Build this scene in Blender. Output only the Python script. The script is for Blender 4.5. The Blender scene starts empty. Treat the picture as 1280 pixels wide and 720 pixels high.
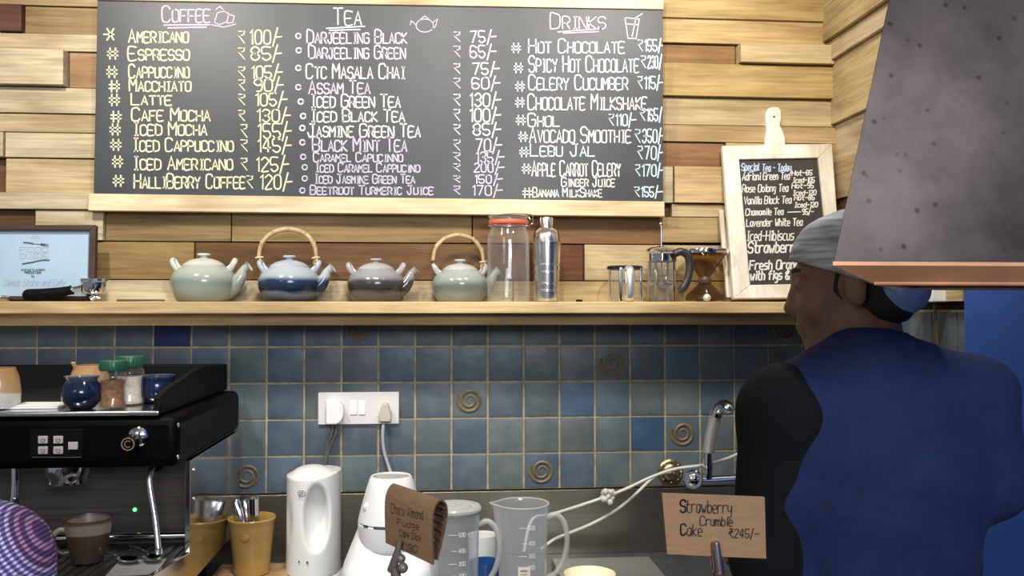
import bpy, bmesh, math, random
import numpy as np
from mathutils import Vector, Matrix

C = bpy.context.scene.collection
scene = bpy.context.scene
PI = math.pi

# ------------------------------------------------------------------ camera
F_PX = 1100.0
YAW = math.radians(4.8)
PITCH = math.atan(25 / F_PX)
EYE = 1.55
CAM = Vector((0, -2.4445, EYE))
cam_d = bpy.data.cameras.new('camera')
cam_d.sensor_width = 36
cam_d.lens = 36 * F_PX / 1280
cam = bpy.data.objects.new('camera', cam_d)
C.objects.link(cam)
cam.location = CAM
cam.rotation_euler = (PI / 2 + PITCH, 0, -YAW)
scene.camera = cam

# ------------------------------------------------------------------ world, lights, exposure
w = bpy.data.worlds.new('world')
scene.world = w
w.use_nodes = True
bg = w.node_tree.nodes['Background']
bg.inputs[0].default_value = (0.80, 0.88, 1.0, 1)
bg.inputs[1].default_value = 0.20
scene.view_settings.view_transform = 'Standard'
scene.view_settings.look = 'None'
scene.view_settings.exposure = 0.0
scene.view_settings.gamma = 1.0
scene.view_settings.use_curve_mapping = False
scene.cycles.transparent_max_bounces = 24


def spot(name, loc, target, watts, angle, col=(1, .93, .80), size=.06, blend=.6):
    d = bpy.data.lights.new(name, 'SPOT')
    d.energy = watts; d.color = col; d.spot_size = math.radians(angle); d.spot_blend = blend
    d.shadow_soft_size = size
    o = bpy.data.objects.new(name, d); C.objects.link(o)
    o.location = loc
    o.rotation_euler = (Vector(target) - Vector(loc)).to_track_quat('-Z', 'Y').to_euler()
    return o


def area(name, loc, target, watts, sx, sy, col=(1, .93, .82)):
    d = bpy.data.lights.new(name, 'AREA')
    d.shape = 'RECTANGLE'; d.size = sx; d.size_y = sy; d.energy = watts; d.color = col
    o = bpy.data.objects.new(name, d); C.objects.link(o)
    o.location = loc
    o.rotation_euler = (Vector(target) - Vector(loc)).to_track_quat('-Z', 'Y').to_euler()
    return o


spot('ceiling_spot_left', (-.92, -1.2, 2.74), (-.55, 0, 2.0), 78, 100, (1, .95, .86))
spot('ceiling_spot_middle', (.0, -1.35, 2.74), (.05, 0, 1.85), 55, 96, (1, .95, .86))
spot('ceiling_spot_right', (.66, -1.15, 2.74), (.98, 0, 2.1), 62, 100, (1, .94, .82))
spot('ceiling_spot_counter', (-.25, -1.25, 2.74), (-.10, -.35, .95), 42, 42, (1, .97, .92))
area('ceiling_panel_room', (.45, -3.75, 2.25), (.2, -.3, 1.25), 50, 1.1, .6, (.93, .96, 1.0))
spot('shoulder_fill_spot', (.80, -.80, 2.74), (.82, -.95, 1.4), 34, 78, (.94, .96, 1.0), .06, .7)  # unseen lamp put in to brighten the man's shoulders and the return wall
spot('card_fill_spot', (-.75, -2.3, 2.74), (-.06, -1.35, 1.28), 26, 30, (1, .95, .88), .05, .8)  # added lamp without a known fitting, lifts the dark folded card
area('left_fill_panel', (-1.6, -3.4, 2.5), (-.5, -.3, 1.2), 5, .8, .5, (.95, .97, 1.0))  # made-up soft fill for the left-facing card and the customer


# ------------------------------------------------------------------ pixel -> place helpers
_r = Vector((math.cos(YAW), -math.sin(YAW), 0))
_f0 = Vector((math.sin(YAW), math.cos(YAW), 0))
_f = _f0 * math.cos(PITCH) + Vector((0, 0, 1)) * math.sin(PITCH)
_u = Vector((0, 0, 1)) * math.cos(PITCH) - _f0 * math.sin(PITCH)


def ray(px, py):
    return _f + _r * ((px - 640) / F_PX) - _u * ((py - 360) / F_PX)


def at(px, py, Y):
    d = ray(px, py); return CAM + d * ((Y - CAM.y) / d.y)


def atx(px, py, X):
    d = ray(px, py); return CAM + d * ((X - CAM.x) / d.x)


def atz(px, py, z):
    d = ray(px, py); return CAM + d * ((z - EYE) / d.z)


def mpp(p):            # metres per photo pixel at a place
    return (Vector(p) - CAM).dot(_f) / F_PX


class Plane:
    def __init__(s, p, n):
        s.p = Vector(p); s.n = Vector(n).normalized()

    def hit(s, px, py, h=0.0):
        d = ray(px, py)
        return CAM + d * ((s.p - CAM).dot(s.n) / d.dot(s.n)) + s.n * h


# ------------------------------------------------------------------ materials
MATS = {}


def newmat(name):
    m = bpy.data.materials.new(name); m.use_nodes = True
    nt = m.node_tree
    return m, nt, nt.nodes['Principled BSDF']


def N(nt, typ, **kw):
    n = nt.nodes.new(typ)
    for k, v in kw.items():
        setattr(n, k, v)
    return n


def pm(name, col, rough=.5, metal=0., var=0., scale=30., bump=0., coat=0., spec=.5, emit=0., stretch=None):
    if name in MATS: return MATS[name]
    m, nt, b = newmat(name)
    b.inputs['Base Color'].default_value = (*col, 1)
    b.inputs['Roughness'].default_value = rough
    b.inputs['Metallic'].default_value = metal
    b.inputs['Specular IOR Level'].default_value = spec
    b.inputs['Coat Weight'].default_value = coat
    b.inputs['Coat Roughness'].default_value = .08
    if emit:
        b.inputs['Emission Color'].default_value = (*col, 1)
        b.inputs['Emission Strength'].default_value = emit
    if var or bump:
        tc = N(nt, 'ShaderNodeTexCoord')
        mp = N(nt, 'ShaderNodeMapping')
        mp.inputs['Scale'].default_value = stretch or (1, 1, 1)
        nz = N(nt, 'ShaderNodeTexNoise'); nz.inputs['Scale'].default_value = scale
        nz.inputs['Detail'].default_value = 5
        nt.links.new(tc.outputs['Object'], mp.inputs['Vector'])
        nt.links.new(mp.outputs[0], nz.inputs['Vector'])
        if var:
            r = N(nt, 'ShaderNodeValToRGB')
            r.color_ramp.elements[0].position = .3; r.color_ramp.elements[1].position = .7
            r.color_ramp.elements[0].color = (*[max(0, c * (1 - var)) for c in col], 1)
            r.color_ramp.elements[1].color = (*[min(1, c * (1 + var)) for c in col], 1)
            nt.links.new(nz.outputs['Fac'], r.inputs[0])
            nt.links.new(r.outputs[0], b.inputs['Base Color'])
        if bump:
            bp = N(nt, 'ShaderNodeBump'); bp.inputs['Strength'].default_value = bump
            bp.inputs['Distance'].default_value = .004
            nt.links.new(nz.outputs['Fac'], bp.inputs['Height'])
            nt.links.new(bp.outputs[0], b.inputs['Normal'])
    MATS[name] = m
    return m


def wood_mat(name, axis=0, attr=True, col=(.6, .46, .26), contrast=.40, rough=.6):
    if name in MATS: return MATS[name]
    m, nt, b = newmat(name)
    b.inputs['Roughness'].default_value = rough
    b.inputs['Specular IOR Level'].default_value = .25
    tc = N(nt, 'ShaderNodeTexCoord')
    if attr:
        at_ = N(nt, 'ShaderNodeAttribute'); at_.attribute_name = 'tint'
        off = N(nt, 'ShaderNodeVectorMath', operation='SCALE'); off.inputs['Scale'].default_value = 37.0
        nt.links.new(at_.outputs['Color'], off.inputs[0])
        add = N(nt, 'ShaderNodeVectorMath', operation='ADD')
        nt.links.new(tc.outputs['Object'], add.inputs[0]); nt.links.new(off.outputs[0], add.inputs[1])
        vec = add.outputs[0]
    else:
        vec = tc.outputs['Object']
    mp = N(nt, 'ShaderNodeMapping')
    sc = [36, 36, 36]; sc[axis] = 1.7
    mp.inputs['Scale'].default_value = sc
    nt.links.new(vec, mp.inputs['Vector'])
    nz = N(nt, 'ShaderNodeTexNoise'); nz.inputs['Scale'].default_value = 2.2; nz.inputs['Detail'].default_value = 7
    nz.inputs['Roughness'].default_value = .65; nz.inputs['Distortion'].default_value = .6
    nt.links.new(mp.outputs[0], nz.inputs['Vector'])
    r = N(nt, 'ShaderNodeValToRGB')
    r.color_ramp.elements[0].position = .28; r.color_ramp.elements[0].color = (1 - contrast, 1 - contrast * 1.12, 1 - contrast * 1.2, 1)
    r.color_ramp.elements[1].position = .62; r.color_ramp.elements[1].color = (1.08, 1.06, 1.05, 1)
    nt.links.new(nz.outputs['Fac'], r.inputs[0])
    # blotches
    mp2 = N(nt, 'ShaderNodeMapping'); sc2 = [9, 9, 9]; sc2[axis] = 2.5
    mp2.inputs['Scale'].default_value = sc2
    nt.links.new(vec, mp2.inputs['Vector'])
    nz2 = N(nt, 'ShaderNodeTexNoise'); nz2.inputs['Scale'].default_value = 1.4; nz2.inputs['Detail'].default_value = 3
    nt.links.new(mp2.outputs[0], nz2.inputs['Vector'])
    r2 = N(nt, 'ShaderNodeValToRGB')
    r2.color_ramp.elements[0].position = .3; r2.color_ramp.elements[0].color = (.64, .58, .50, 1)
    r2.color_ramp.elements[1].position = .6; r2.color_ramp.elements[1].color = (1, 1, 1, 1)
    nt.links.new(nz2.outputs['Fac'], r2.inputs[0])
    mul = N(nt, 'ShaderNodeMix', data_type='RGBA', blend_type='MULTIPLY'); mul.inputs[0].default_value = 1
    nt.links.new(r.outputs[0], mul.inputs[6]); nt.links.new(r2.outputs[0], mul.inputs[7])
    mul2 = N(nt, 'ShaderNodeMix', data_type='RGBA', blend_type='MULTIPLY'); mul2.inputs[0].default_value = 1
    nt.links.new(mul.outputs[2], mul2.inputs[6])
    if attr: nt.links.new(at_.outputs['Color'], mul2.inputs[7])
    else: mul2.inputs[7].default_value = (*col, 1)
    nt.links.new(mul2.outputs[2], b.inputs['Base Color'])
    bp = N(nt, 'ShaderNodeBump'); bp.inputs['Strength'].default_value = .25; bp.inputs['Distance'].default_value = .002
    nt.links.new(nz.outputs['Fac'], bp.inputs['Height']); nt.links.new(bp.outputs[0], b.inputs['Normal'])
    MATS[name] = m
    return m


def tile_mat():
    m, nt, b = newmat('glazed_tile')
    b.inputs['Roughness'].default_value = .40; b.inputs['Specular IOR Level'].default_value = .32
    tc = N(nt, 'ShaderNodeTexCoord')
    a = N(nt, 'ShaderNodeAttribute'); a.attribute_name = 'tint'
    nz = N(nt, 'ShaderNodeTexNoise'); nz.inputs['Scale'].default_value = 14; nz.inputs['Detail'].default_value = 4
    nt.links.new(tc.outputs['Object'], nz.inputs['Vector'])
    r = N(nt, 'ShaderNodeValToRGB')
    r.color_ramp.elements[0].position = .3; r.color_ramp.elements[0].color = (.72, .76, .78, 1)
    r.color_ramp.elements[1].position = .7; r.color_ramp.elements[1].color = (1.15, 1.12, 1.1, 1)
    nt.links.new(nz.outputs['Fac'], r.inputs[0])
    mul = N(nt, 'ShaderNodeMix', data_type='RGBA', blend_type='MULTIPLY'); mul.inputs[0].default_value = 1
    nt.links.new(r.outputs[0], mul.inputs[6]); nt.links.new(a.outputs['Color'], mul.inputs[7])
    nt.links.new(mul.outputs[2], b.inputs['Base Color'])
    nz2 = N(nt, 'ShaderNodeTexNoise'); nz2.inputs['Scale'].default_value = 22; nz2.inputs['Detail'].default_value = 2
    nt.links.new(tc.outputs['Object'], nz2.inputs['Vector'])
    bp = N(nt, 'ShaderNodeBump'); bp.inputs['Strength'].default_value = .35; bp.inputs['Distance'].default_value = .006
    nt.links.new(nz2.outputs['Fac'], bp.inputs['Height']); nt.links.new(bp.outputs[0], b.inputs['Normal'])
    return m


def glaze_mat(name, stops, rough=.16, nscale=9):
    """glaze in bands by height (object z in metres)"""
    m, nt, b = newmat(name)
    b.inputs['Roughness'].default_value = rough
    tc = N(nt, 'ShaderNodeTexCoord')
    sx = N(nt, 'ShaderNodeSeparateXYZ'); nt.links.new(tc.outputs['Object'], sx.inputs[0])
    nz = N(nt, 'ShaderNodeTexNoise'); nz.inputs['Scale'].default_value = nscale; nz.inputs['Detail'].default_value = 4
    mp = N(nt, 'ShaderNodeMapping'); mp.inputs['Scale'].default_value = (1, 1, 3)
    nt.links.new(tc.outputs['Object'], mp.inputs[0]); nt.links.new(mp.outputs[0], nz.inputs['Vector'])
    ma = N(nt, 'ShaderNodeMath', operation='MULTIPLY_ADD'); ma.inputs[1].default_value = .03; ma.inputs[2].default_value = -.015
    nt.links.new(nz.outputs['Fac'], ma.inputs[0])
    ad = N(nt, 'ShaderNodeMath', operation='ADD')
    nt.links.new(sx.outputs['Z'], ad.inputs[0]); nt.links.new(ma.outputs[0], ad.inputs[1])
    dv = N(nt, 'ShaderNodeMath', operation='DIVIDE'); dv.inputs[1].default_value = .13
    nt.links.new(ad.outputs[0], dv.inputs[0])
    r = N(nt, 'ShaderNodeValToRGB')
    el = r.color_ramp.elements
    while len(el) < len(stops): el.new(.5)
    for e, (p, c) in zip(el, stops):
        e.position = p / .13; e.color = (*c, 1)
    nt.links.new(dv.outputs[0], r.inputs[0]); nt.links.new(r.outputs[0], b.inputs['Base Color'])
    return m


def glass_mat(name, tint=(.97, .98, .97), body=.06, bodycol=(.8, .8, .8), rough=.03, edge=.25):
    """thin clear glass or plastic: see-through, fresnel gloss, a little milky body"""
    if name in MATS: return MATS[name]
    m = bpy.data.materials.new(name); m.use_nodes = True
    nt = m.node_tree; nt.nodes.clear()
    out = N(nt, 'ShaderNodeOutputMaterial')
    tr = N(nt, 'ShaderNodeBsdfTransparent'); tr.inputs[0].default_value = (*tint, 1)
    df = N(nt, 'ShaderNodeBsdfDiffuse'); df.inputs[0].default_value = (*bodycol, 1)
    tl = N(nt, 'ShaderNodeBsdfTranslucent'); tl.inputs[0].default_value = (*bodycol, 1)
    dd = N(nt, 'ShaderNodeMixShader'); dd.inputs[0].default_value = .4
    nt.links.new(df.outputs[0], dd.inputs[1]); nt.links.new(tl.outputs[0], dd.inputs[2])
    gl = N(nt, 'ShaderNodeBsdfGlossy'); gl.inputs['Roughness'].default_value = rough
    lw = N(nt, 'ShaderNodeLayerWeight'); lw.inputs[0].default_value = .5
    m1 = N(nt, 'ShaderNodeMixShader')
    pw = N(nt, 'ShaderNodeMath', operation='POWER'); pw.inputs[1].default_value = 3.0
    nt.links.new(lw.outputs['Facing'], pw.inputs[0])
    mx = N(nt, 'ShaderNodeMath', operation='MULTIPLY_ADD'); mx.inputs[1].default_value = edge; mx.inputs[2].default_value = body
    nt.links.new(pw.outputs[0], mx.inputs[0])
    nt.links.new(mx.outputs[0], m1.inputs[0]); nt.links.new(tr.outputs[0], m1.inputs[1]); nt.links.new(dd.outputs[0], m1.inputs[2])
    fr = N(nt, 'ShaderNodeMath', operation='MULTIPLY_ADD'); fr.inputs[1].default_value = .45; fr.inputs[2].default_value = .04
    p5 = N(nt, 'ShaderNodeMath', operation='POWER'); p5.inputs[1].default_value = 5.0
    nt.links.new(lw.outputs['Facing'], p5.inputs[0]); nt.links.new(p5.outputs[0], fr.inputs[0])
    m2 = N(nt, 'ShaderNodeMixShader')
    nt.links.new(fr.outputs[0], m2.inputs[0]); nt.links.new(m1.outputs[0], m2.inputs[1]); nt.links.new(gl.outputs[0], m2.inputs[2])
    nt.links.new(m2.outputs[0], out.inputs[0])
    MATS[name] = m
    return m


# ------------------------------------------------------------------ mesh helpers
class MB:
    def __init__(s):
        s.v = []; s.f = []; s.mi = []; s.sm = []; s.col = []; s.usecol = False

    def add(s, verts, faces, mi=0, smooth=True, col=None):
        o = len(s.v)
        s.v += [tuple(v) for v in verts]
        c = col or (1, 1, 1)
        if col: s.usecol = True
        for f in faces:
            s.f.append([o + i for i in f]); s.mi.append(mi); s.sm.append(smooth); s.col.append(c)
        return s

    def box(s, lo, hi, mi=0, col=None, M=None):
        x0, y0, z0 = lo; x1, y1, z1 = hi
        vs = [Vector(p) for p in ((x0, y0, z0), (x1, y0, z0), (x1, y1, z0), (x0, y1, z0), (x0, y0, z1), (x1, y0, z1), (x1, y1, z1), (x0, y1, z1))]
        if M: vs = [M @ v for v in vs]
        return s.add(vs, [(0, 3, 2, 1), (4, 5, 6, 7), (0, 1, 5, 4), (1, 2, 6, 5), (2, 3, 7, 6), (3, 0, 4, 7)], mi, False, col)

    def prism(s, pts, ext, mi=0, col=None):
        """pts: closed outline of Vectors, ext: extrusion Vector"""
        n = len(pts); pts = [Vector(p) for p in pts]; ext = Vector(ext)
        vs = pts + [p + ext for p in pts]
        nrm = Vector((0, 0, 0))
        for i in range(n): nrm += pts[i].cross(pts[(i + 1) % n])
        a, b = list(range(n)), list(range(2 * n - 1, n - 1, -1))
        fs = [b, a] if nrm.dot(ext) < 0 else [a[::-1], b[::-1]]
        fs = [list(x) for x in fs]
        flip = nrm.dot(ext) < 0
        for i in range(n):
            j = (i + 1) % n
            fs.append([j, i, n + i, n + j] if flip else [i, j, n + j, n + i])
        return s.add(vs, fs, mi, False, col)

    def tube(s, pts, rad, seg=10, mi=0, closed=False, caps=True, col=None, flat=1.0):
        pts = [Vector(p) for p in pts]; n = len(pts)
        if not hasattr(rad, '__len__'): rad = [rad] * n
        if len(rad) != n: rad = [float(np.interp(i / max(1, n - 1), np.linspace(0, 1, len(rad)), rad)) for i in range(n)]
        vs = []; prev = None
        for i in range(n):
            if closed: t = pts[(i + 1) % n] - pts[i - 1]
            else: t = pts[min(i + 1, n - 1)] - pts[max(i - 1, 0)]
            t.normalize()
            if prev is None:
                a = Vector((0, 0, 1)) if abs(t.z) < .9 else Vector((1, 0, 0))
                nrm = t.cross(a).normalized()
            else:
                nrm = (prev - t * prev.dot(t)).normalized()
            prev = nrm; bn = t.cross(nrm)
            for k in range(seg):
                an = 2 * PI * k / seg
                vs.append(pts[i] + (nrm * math.cos(an) + bn * math.sin(an) * flat) * rad[i])
        fs = []
        for i in range(n if closed else n - 1):
            j = (i + 1) % n
            for k in range(seg):
                l = (k + 1) % seg
                fs.append((i * seg + k, i * seg + l, j * seg + l, j * seg + k))
        if caps and not closed:
            fs.append(tuple(range(seg))[::-1]); fs.append(tuple((n - 1) * seg + k for k in range(seg)))
        return s.add(vs, fs, mi, True, col)

    def lathe(s, prof, seg=40, mi=0, M=None, sx=1., sy=1., cap=True, col=None):
        """profile of (r, z) from bottom to top outside"""
        vs = []; n = len(prof)
        for r, z in prof:
            for k in range(seg):
                a = 2 * PI * k / seg
                v = Vector((r * math.cos(a) * sx, r * math.sin(a) * sy, z))
                vs.append(M @ v if M else v)
        fs = []
        for i in range(n - 1):
            for k in range(seg):
                l = (k + 1) % seg
                fs.append((i * seg + k, i * seg + l, (i + 1) * seg + l, (i + 1) * seg + k))
        if cap:
            if prof[0][0] > 1e-5: fs.append(tuple(range(seg))[::-1])
            if prof[-1][0] > 1e-5: fs.append(tuple((n - 1) * seg + k for k in range(seg)))
        return s.add(vs, fs, mi, True, col)

    def ball(s, c, r, mi=0, seg=16, scale=(1, 1, 1)):
        prof = [(max(1e-4, r * math.sin(PI * i / 10)), -r * math.cos(PI * i / 10)) for i in range(11)]
        M = Matrix.Translation(Vector(c)) @ Matrix.Diagonal((*scale, 1))
        return s.lathe(prof, seg, mi, M, cap=False)

    def build(s, name, mats, parent=None, bevel=0, origin=None, angle=38, solid=0):
        me = bpy.data.meshes.new(name)
        o = bpy.data.objects.new(name, me); C.objects.link(o)
        org = Vector(origin) if origin is not None else Vector((0, 0, 0))
        me.from_pydata([tuple(Vector(v) - org) for v in s.v], [], s.f)
        if not isinstance(mats, (list, tuple)): mats = [mats]
        for m in mats: me.materials.append(m)
        me.polygons.foreach_set('material_index', s.mi)
        me.polygons.foreach_set('use_smooth', [True] * len(s.f))
        if s.usecol:
            a = me.color_attributes.new('tint', 'FLOAT_COLOR', 'CORNER')
            d = []
            for p, c in zip(me.polygons, s.col): d += [*c, 1.0] * p.loop_total
            a.data.foreach_set('color', d)
        me.update()
        me.set_sharp_from_angle(angle=math.radians(angle))
        if bevel:
            b = o.modifiers.new('bevel', 'BEVEL'); b.width = bevel; b.segments = 3; b.limit_method = 'ANGLE'
            b.angle_limit = math.radians(40); b.harden_normals = False
        if parent is not None:
            o.parent = parent
        elif origin is not None:
            o.location = org
        return o


def tag(o, label, cat, group=None, kind=None):
    o['label'] = label; o['category'] = cat
    if group: o['group'] = group
    if kind: o['kind'] = kind
    return o


def empty(name, loc, label, cat, rz=0, group=None, kind=None):
    o = bpy.data.objects.new(name, None); C.objects.link(o)
    o.location = loc; o.rotation_euler = (0, 0, rz); o.empty_display_size = .05
    return tag(o, label, cat, group, kind)


def smooth(pts, n=6, closed=False):
    """Catmull-Rom through points"""
    P = [Vector(p) for p in pts]; out = []; m = len(P)
    for i in range(m if closed else m - 1):
        if closed: a, b, c, d = P[i - 1], P[i], P[(i + 1) % m], P[(i + 2) % m]
        else: a, b, c, d = P[max(i - 1, 0)], P[i], P[i + 1], P[min(i + 2, m - 1)]
        for k in range(n):
            t = k / n
            out.append(.5 * ((2 * b) + (c - a) * t + (2 * a - 5 * b + 4 * c - d) * t * t + (3 * b - a - 3 * c + d) * t ** 3))
    if not closed: out.append(P[-1])
    return out


# ------------------------------------------------------------------ hand lettering (stroke alphabet)
GL = {
 'A': "022842 1434", 'B': "02083847463505 3544433202", 'C': "4738180703123243", 'D': "02082847432202", 'E': "48080242 0535",
 'F': "480802 0535", 'G': "47381807031232434525", 'H': "0208 4248 0545", 'I': "2228 1838 1232", 'J': "3833221204 1848", 'K': "0802 480542",
 'L': "080242", 'M': "0208254842", 'N': "02084248", 'O': "180703123243473818", 'P': "02083847463505", 'Q': "180703123243473818 2442",
 'R': "02083847463505 2542", 'S': "473818070615354443321203", 'T': "0848 2822", 'U': "080312324348", 'V': "082248", 'W': "0812253248",
 'X': "0842 0248", 'Y': "0825 482522", 'Z': "08480242",
 '0': "180703122233372818", '1': "071812", '2': "07182837360232", '3': "07182837362515 253433221203", '4': "22280434",
 '5': "380805253433221203", '6': "3718070312223334251504", '7': "083812", '8': "15060718283736251504031222333425", '9': "3625150607182837332212",
 '/': "0129", '-': "0535", '$': "0838 0636 182726150532", '~': "0838 2837260616 0632", '#': "1218 3238 0444 0646", '*': "0535 1238 1832", '&': "42061728370403122244", '.': "1222",
 'a': "36160503122234 3632", 'b': "0802 0516263533221203", 'c': "361605031232", 'd': "3832 3526160503122233", 'e': "043435261605031232",
 'f': "382817 1712 0636", 'g': "352616050413233436 36312010", 'h': "0802 0516263532", 'i': "1612 1718", 'j': "1611 1718", 'k': "0802 360432", 'l': "1812",
 'm': "0602 05162522 25364542", 'n': "0602 0516263532", 'o': "160503122233352616", 'p': "0600 0516263533221203", 'q': "36160503122233 3630", 'r': "0602 05162636",
 's': "3616051434332202", 't': "18132232 0636", 'u': "060312223336 3632", 'v': "061236", 'w': "0612243246", 'x': "0632 3602",
 'y': "0604132334 36312010", 'z': "06360232",
}


def layout(txt, smallcaps=False, small=.78):
    """-> polylines in units of cap height (x right, y up), total width"""
    x = 0.; out = []; first = True
    for ch in txt:
        if ch == ' ':
            x += .42; first = True; continue
        k = 1.
        g = ch
        if smallcaps:
            if ch.islower(): g = ch.upper(); k = small
        st = GL.get(g)
        if st is None: continue
        st = st.replace('  ', ' ')
        mx = 0; pl = []
        for part in st.split(' '):
            if len(part) < 4:
                if pl and len(part) == 1: pass
                continue
            pts = [(int(part[i]), int(part[i + 1]) - 2) for i in range(0, len(part) - 1, 2)]
            mx = max(mx, max(p[0] for p in pts)); pl.append(pts)
        for pts in pl:
            out.append([(x + p[0] / 6 * k * .82, p[1] / 6 * k) for p in pts])
        x += mx / 6 * k * .82 + .17 * k
        first = False
    return out, max(x - .17, .01)


def ribbon(mb, pts, nrm, wd, mi=0):
    """flat chalk / pen stroke lying on a surface with normal nrm"""
    P = [Vector(p) for p in pts]
    if len(P) < 2: return
    h = wd / 2; nrm = Vector(nrm)
    L = []; R = []
    for i in range(len(P)):
        d0 = (P[i] - P[i - 1]).normalized() if i > 0 else None
        d1 = (P[i + 1] - P[i]).normalized() if i < len(P) - 1 else None
        d = ((d0 or d1) + (d1 or d0))
        d = d.normalized() if d.length > .2 else (d0 or d1)
        s_ = nrm.cross(d)
        ref = d0 or d1
        kk = 1 / max(.55, abs(nrm.cross(ref).dot(s_)))
        e = Vector((0, 0, 0))
        if d0 is None: e = -d1 * h * .6
        if d1 is None: e = d0 * h * .6
        L.append(P[i] + s_ * h * kk + e); R.append(P[i] - s_ * h * kk + e)
    n = len(P)
    mb.add(L + R, [(i, n + i, n + i + 1, i + 1) for i in range(n - 1)], mi, False)


def write(mb, txt, place, nrm, x0, x1, ytop, ybase, wd, smallcaps=False, slope=0., jitter=0., rng=None, lift=.0006, slant=0., small=.78):
    """letters between x0 and x1, caps from ytop to ybase; place(x, y, h) puts a point on the surface"""
    pl, W = layout(txt, smallcaps, small)
    H = ybase - ytop
    for pts in pl:
        q = []
        for (a, b) in pts:
            jx = rng.uniform(-jitter, jitter) if rng else 0
            jy = rng.uniform(-jitter, jitter) if rng else 0
            xx = x0 + (a + slant * b) / W * (x1 - x0) + jx
            yy = ybase - b * H + (xx - x0) * slope + jy
            q.append((xx, yy))
        if len(q) > 3: q = [(v.x, v.y) for v in smooth([(a, b, 0) for a, b in q], 3)]
        ribbon(mb, [place(a, b, lift) for a, b in q], nrm, wd)


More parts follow.
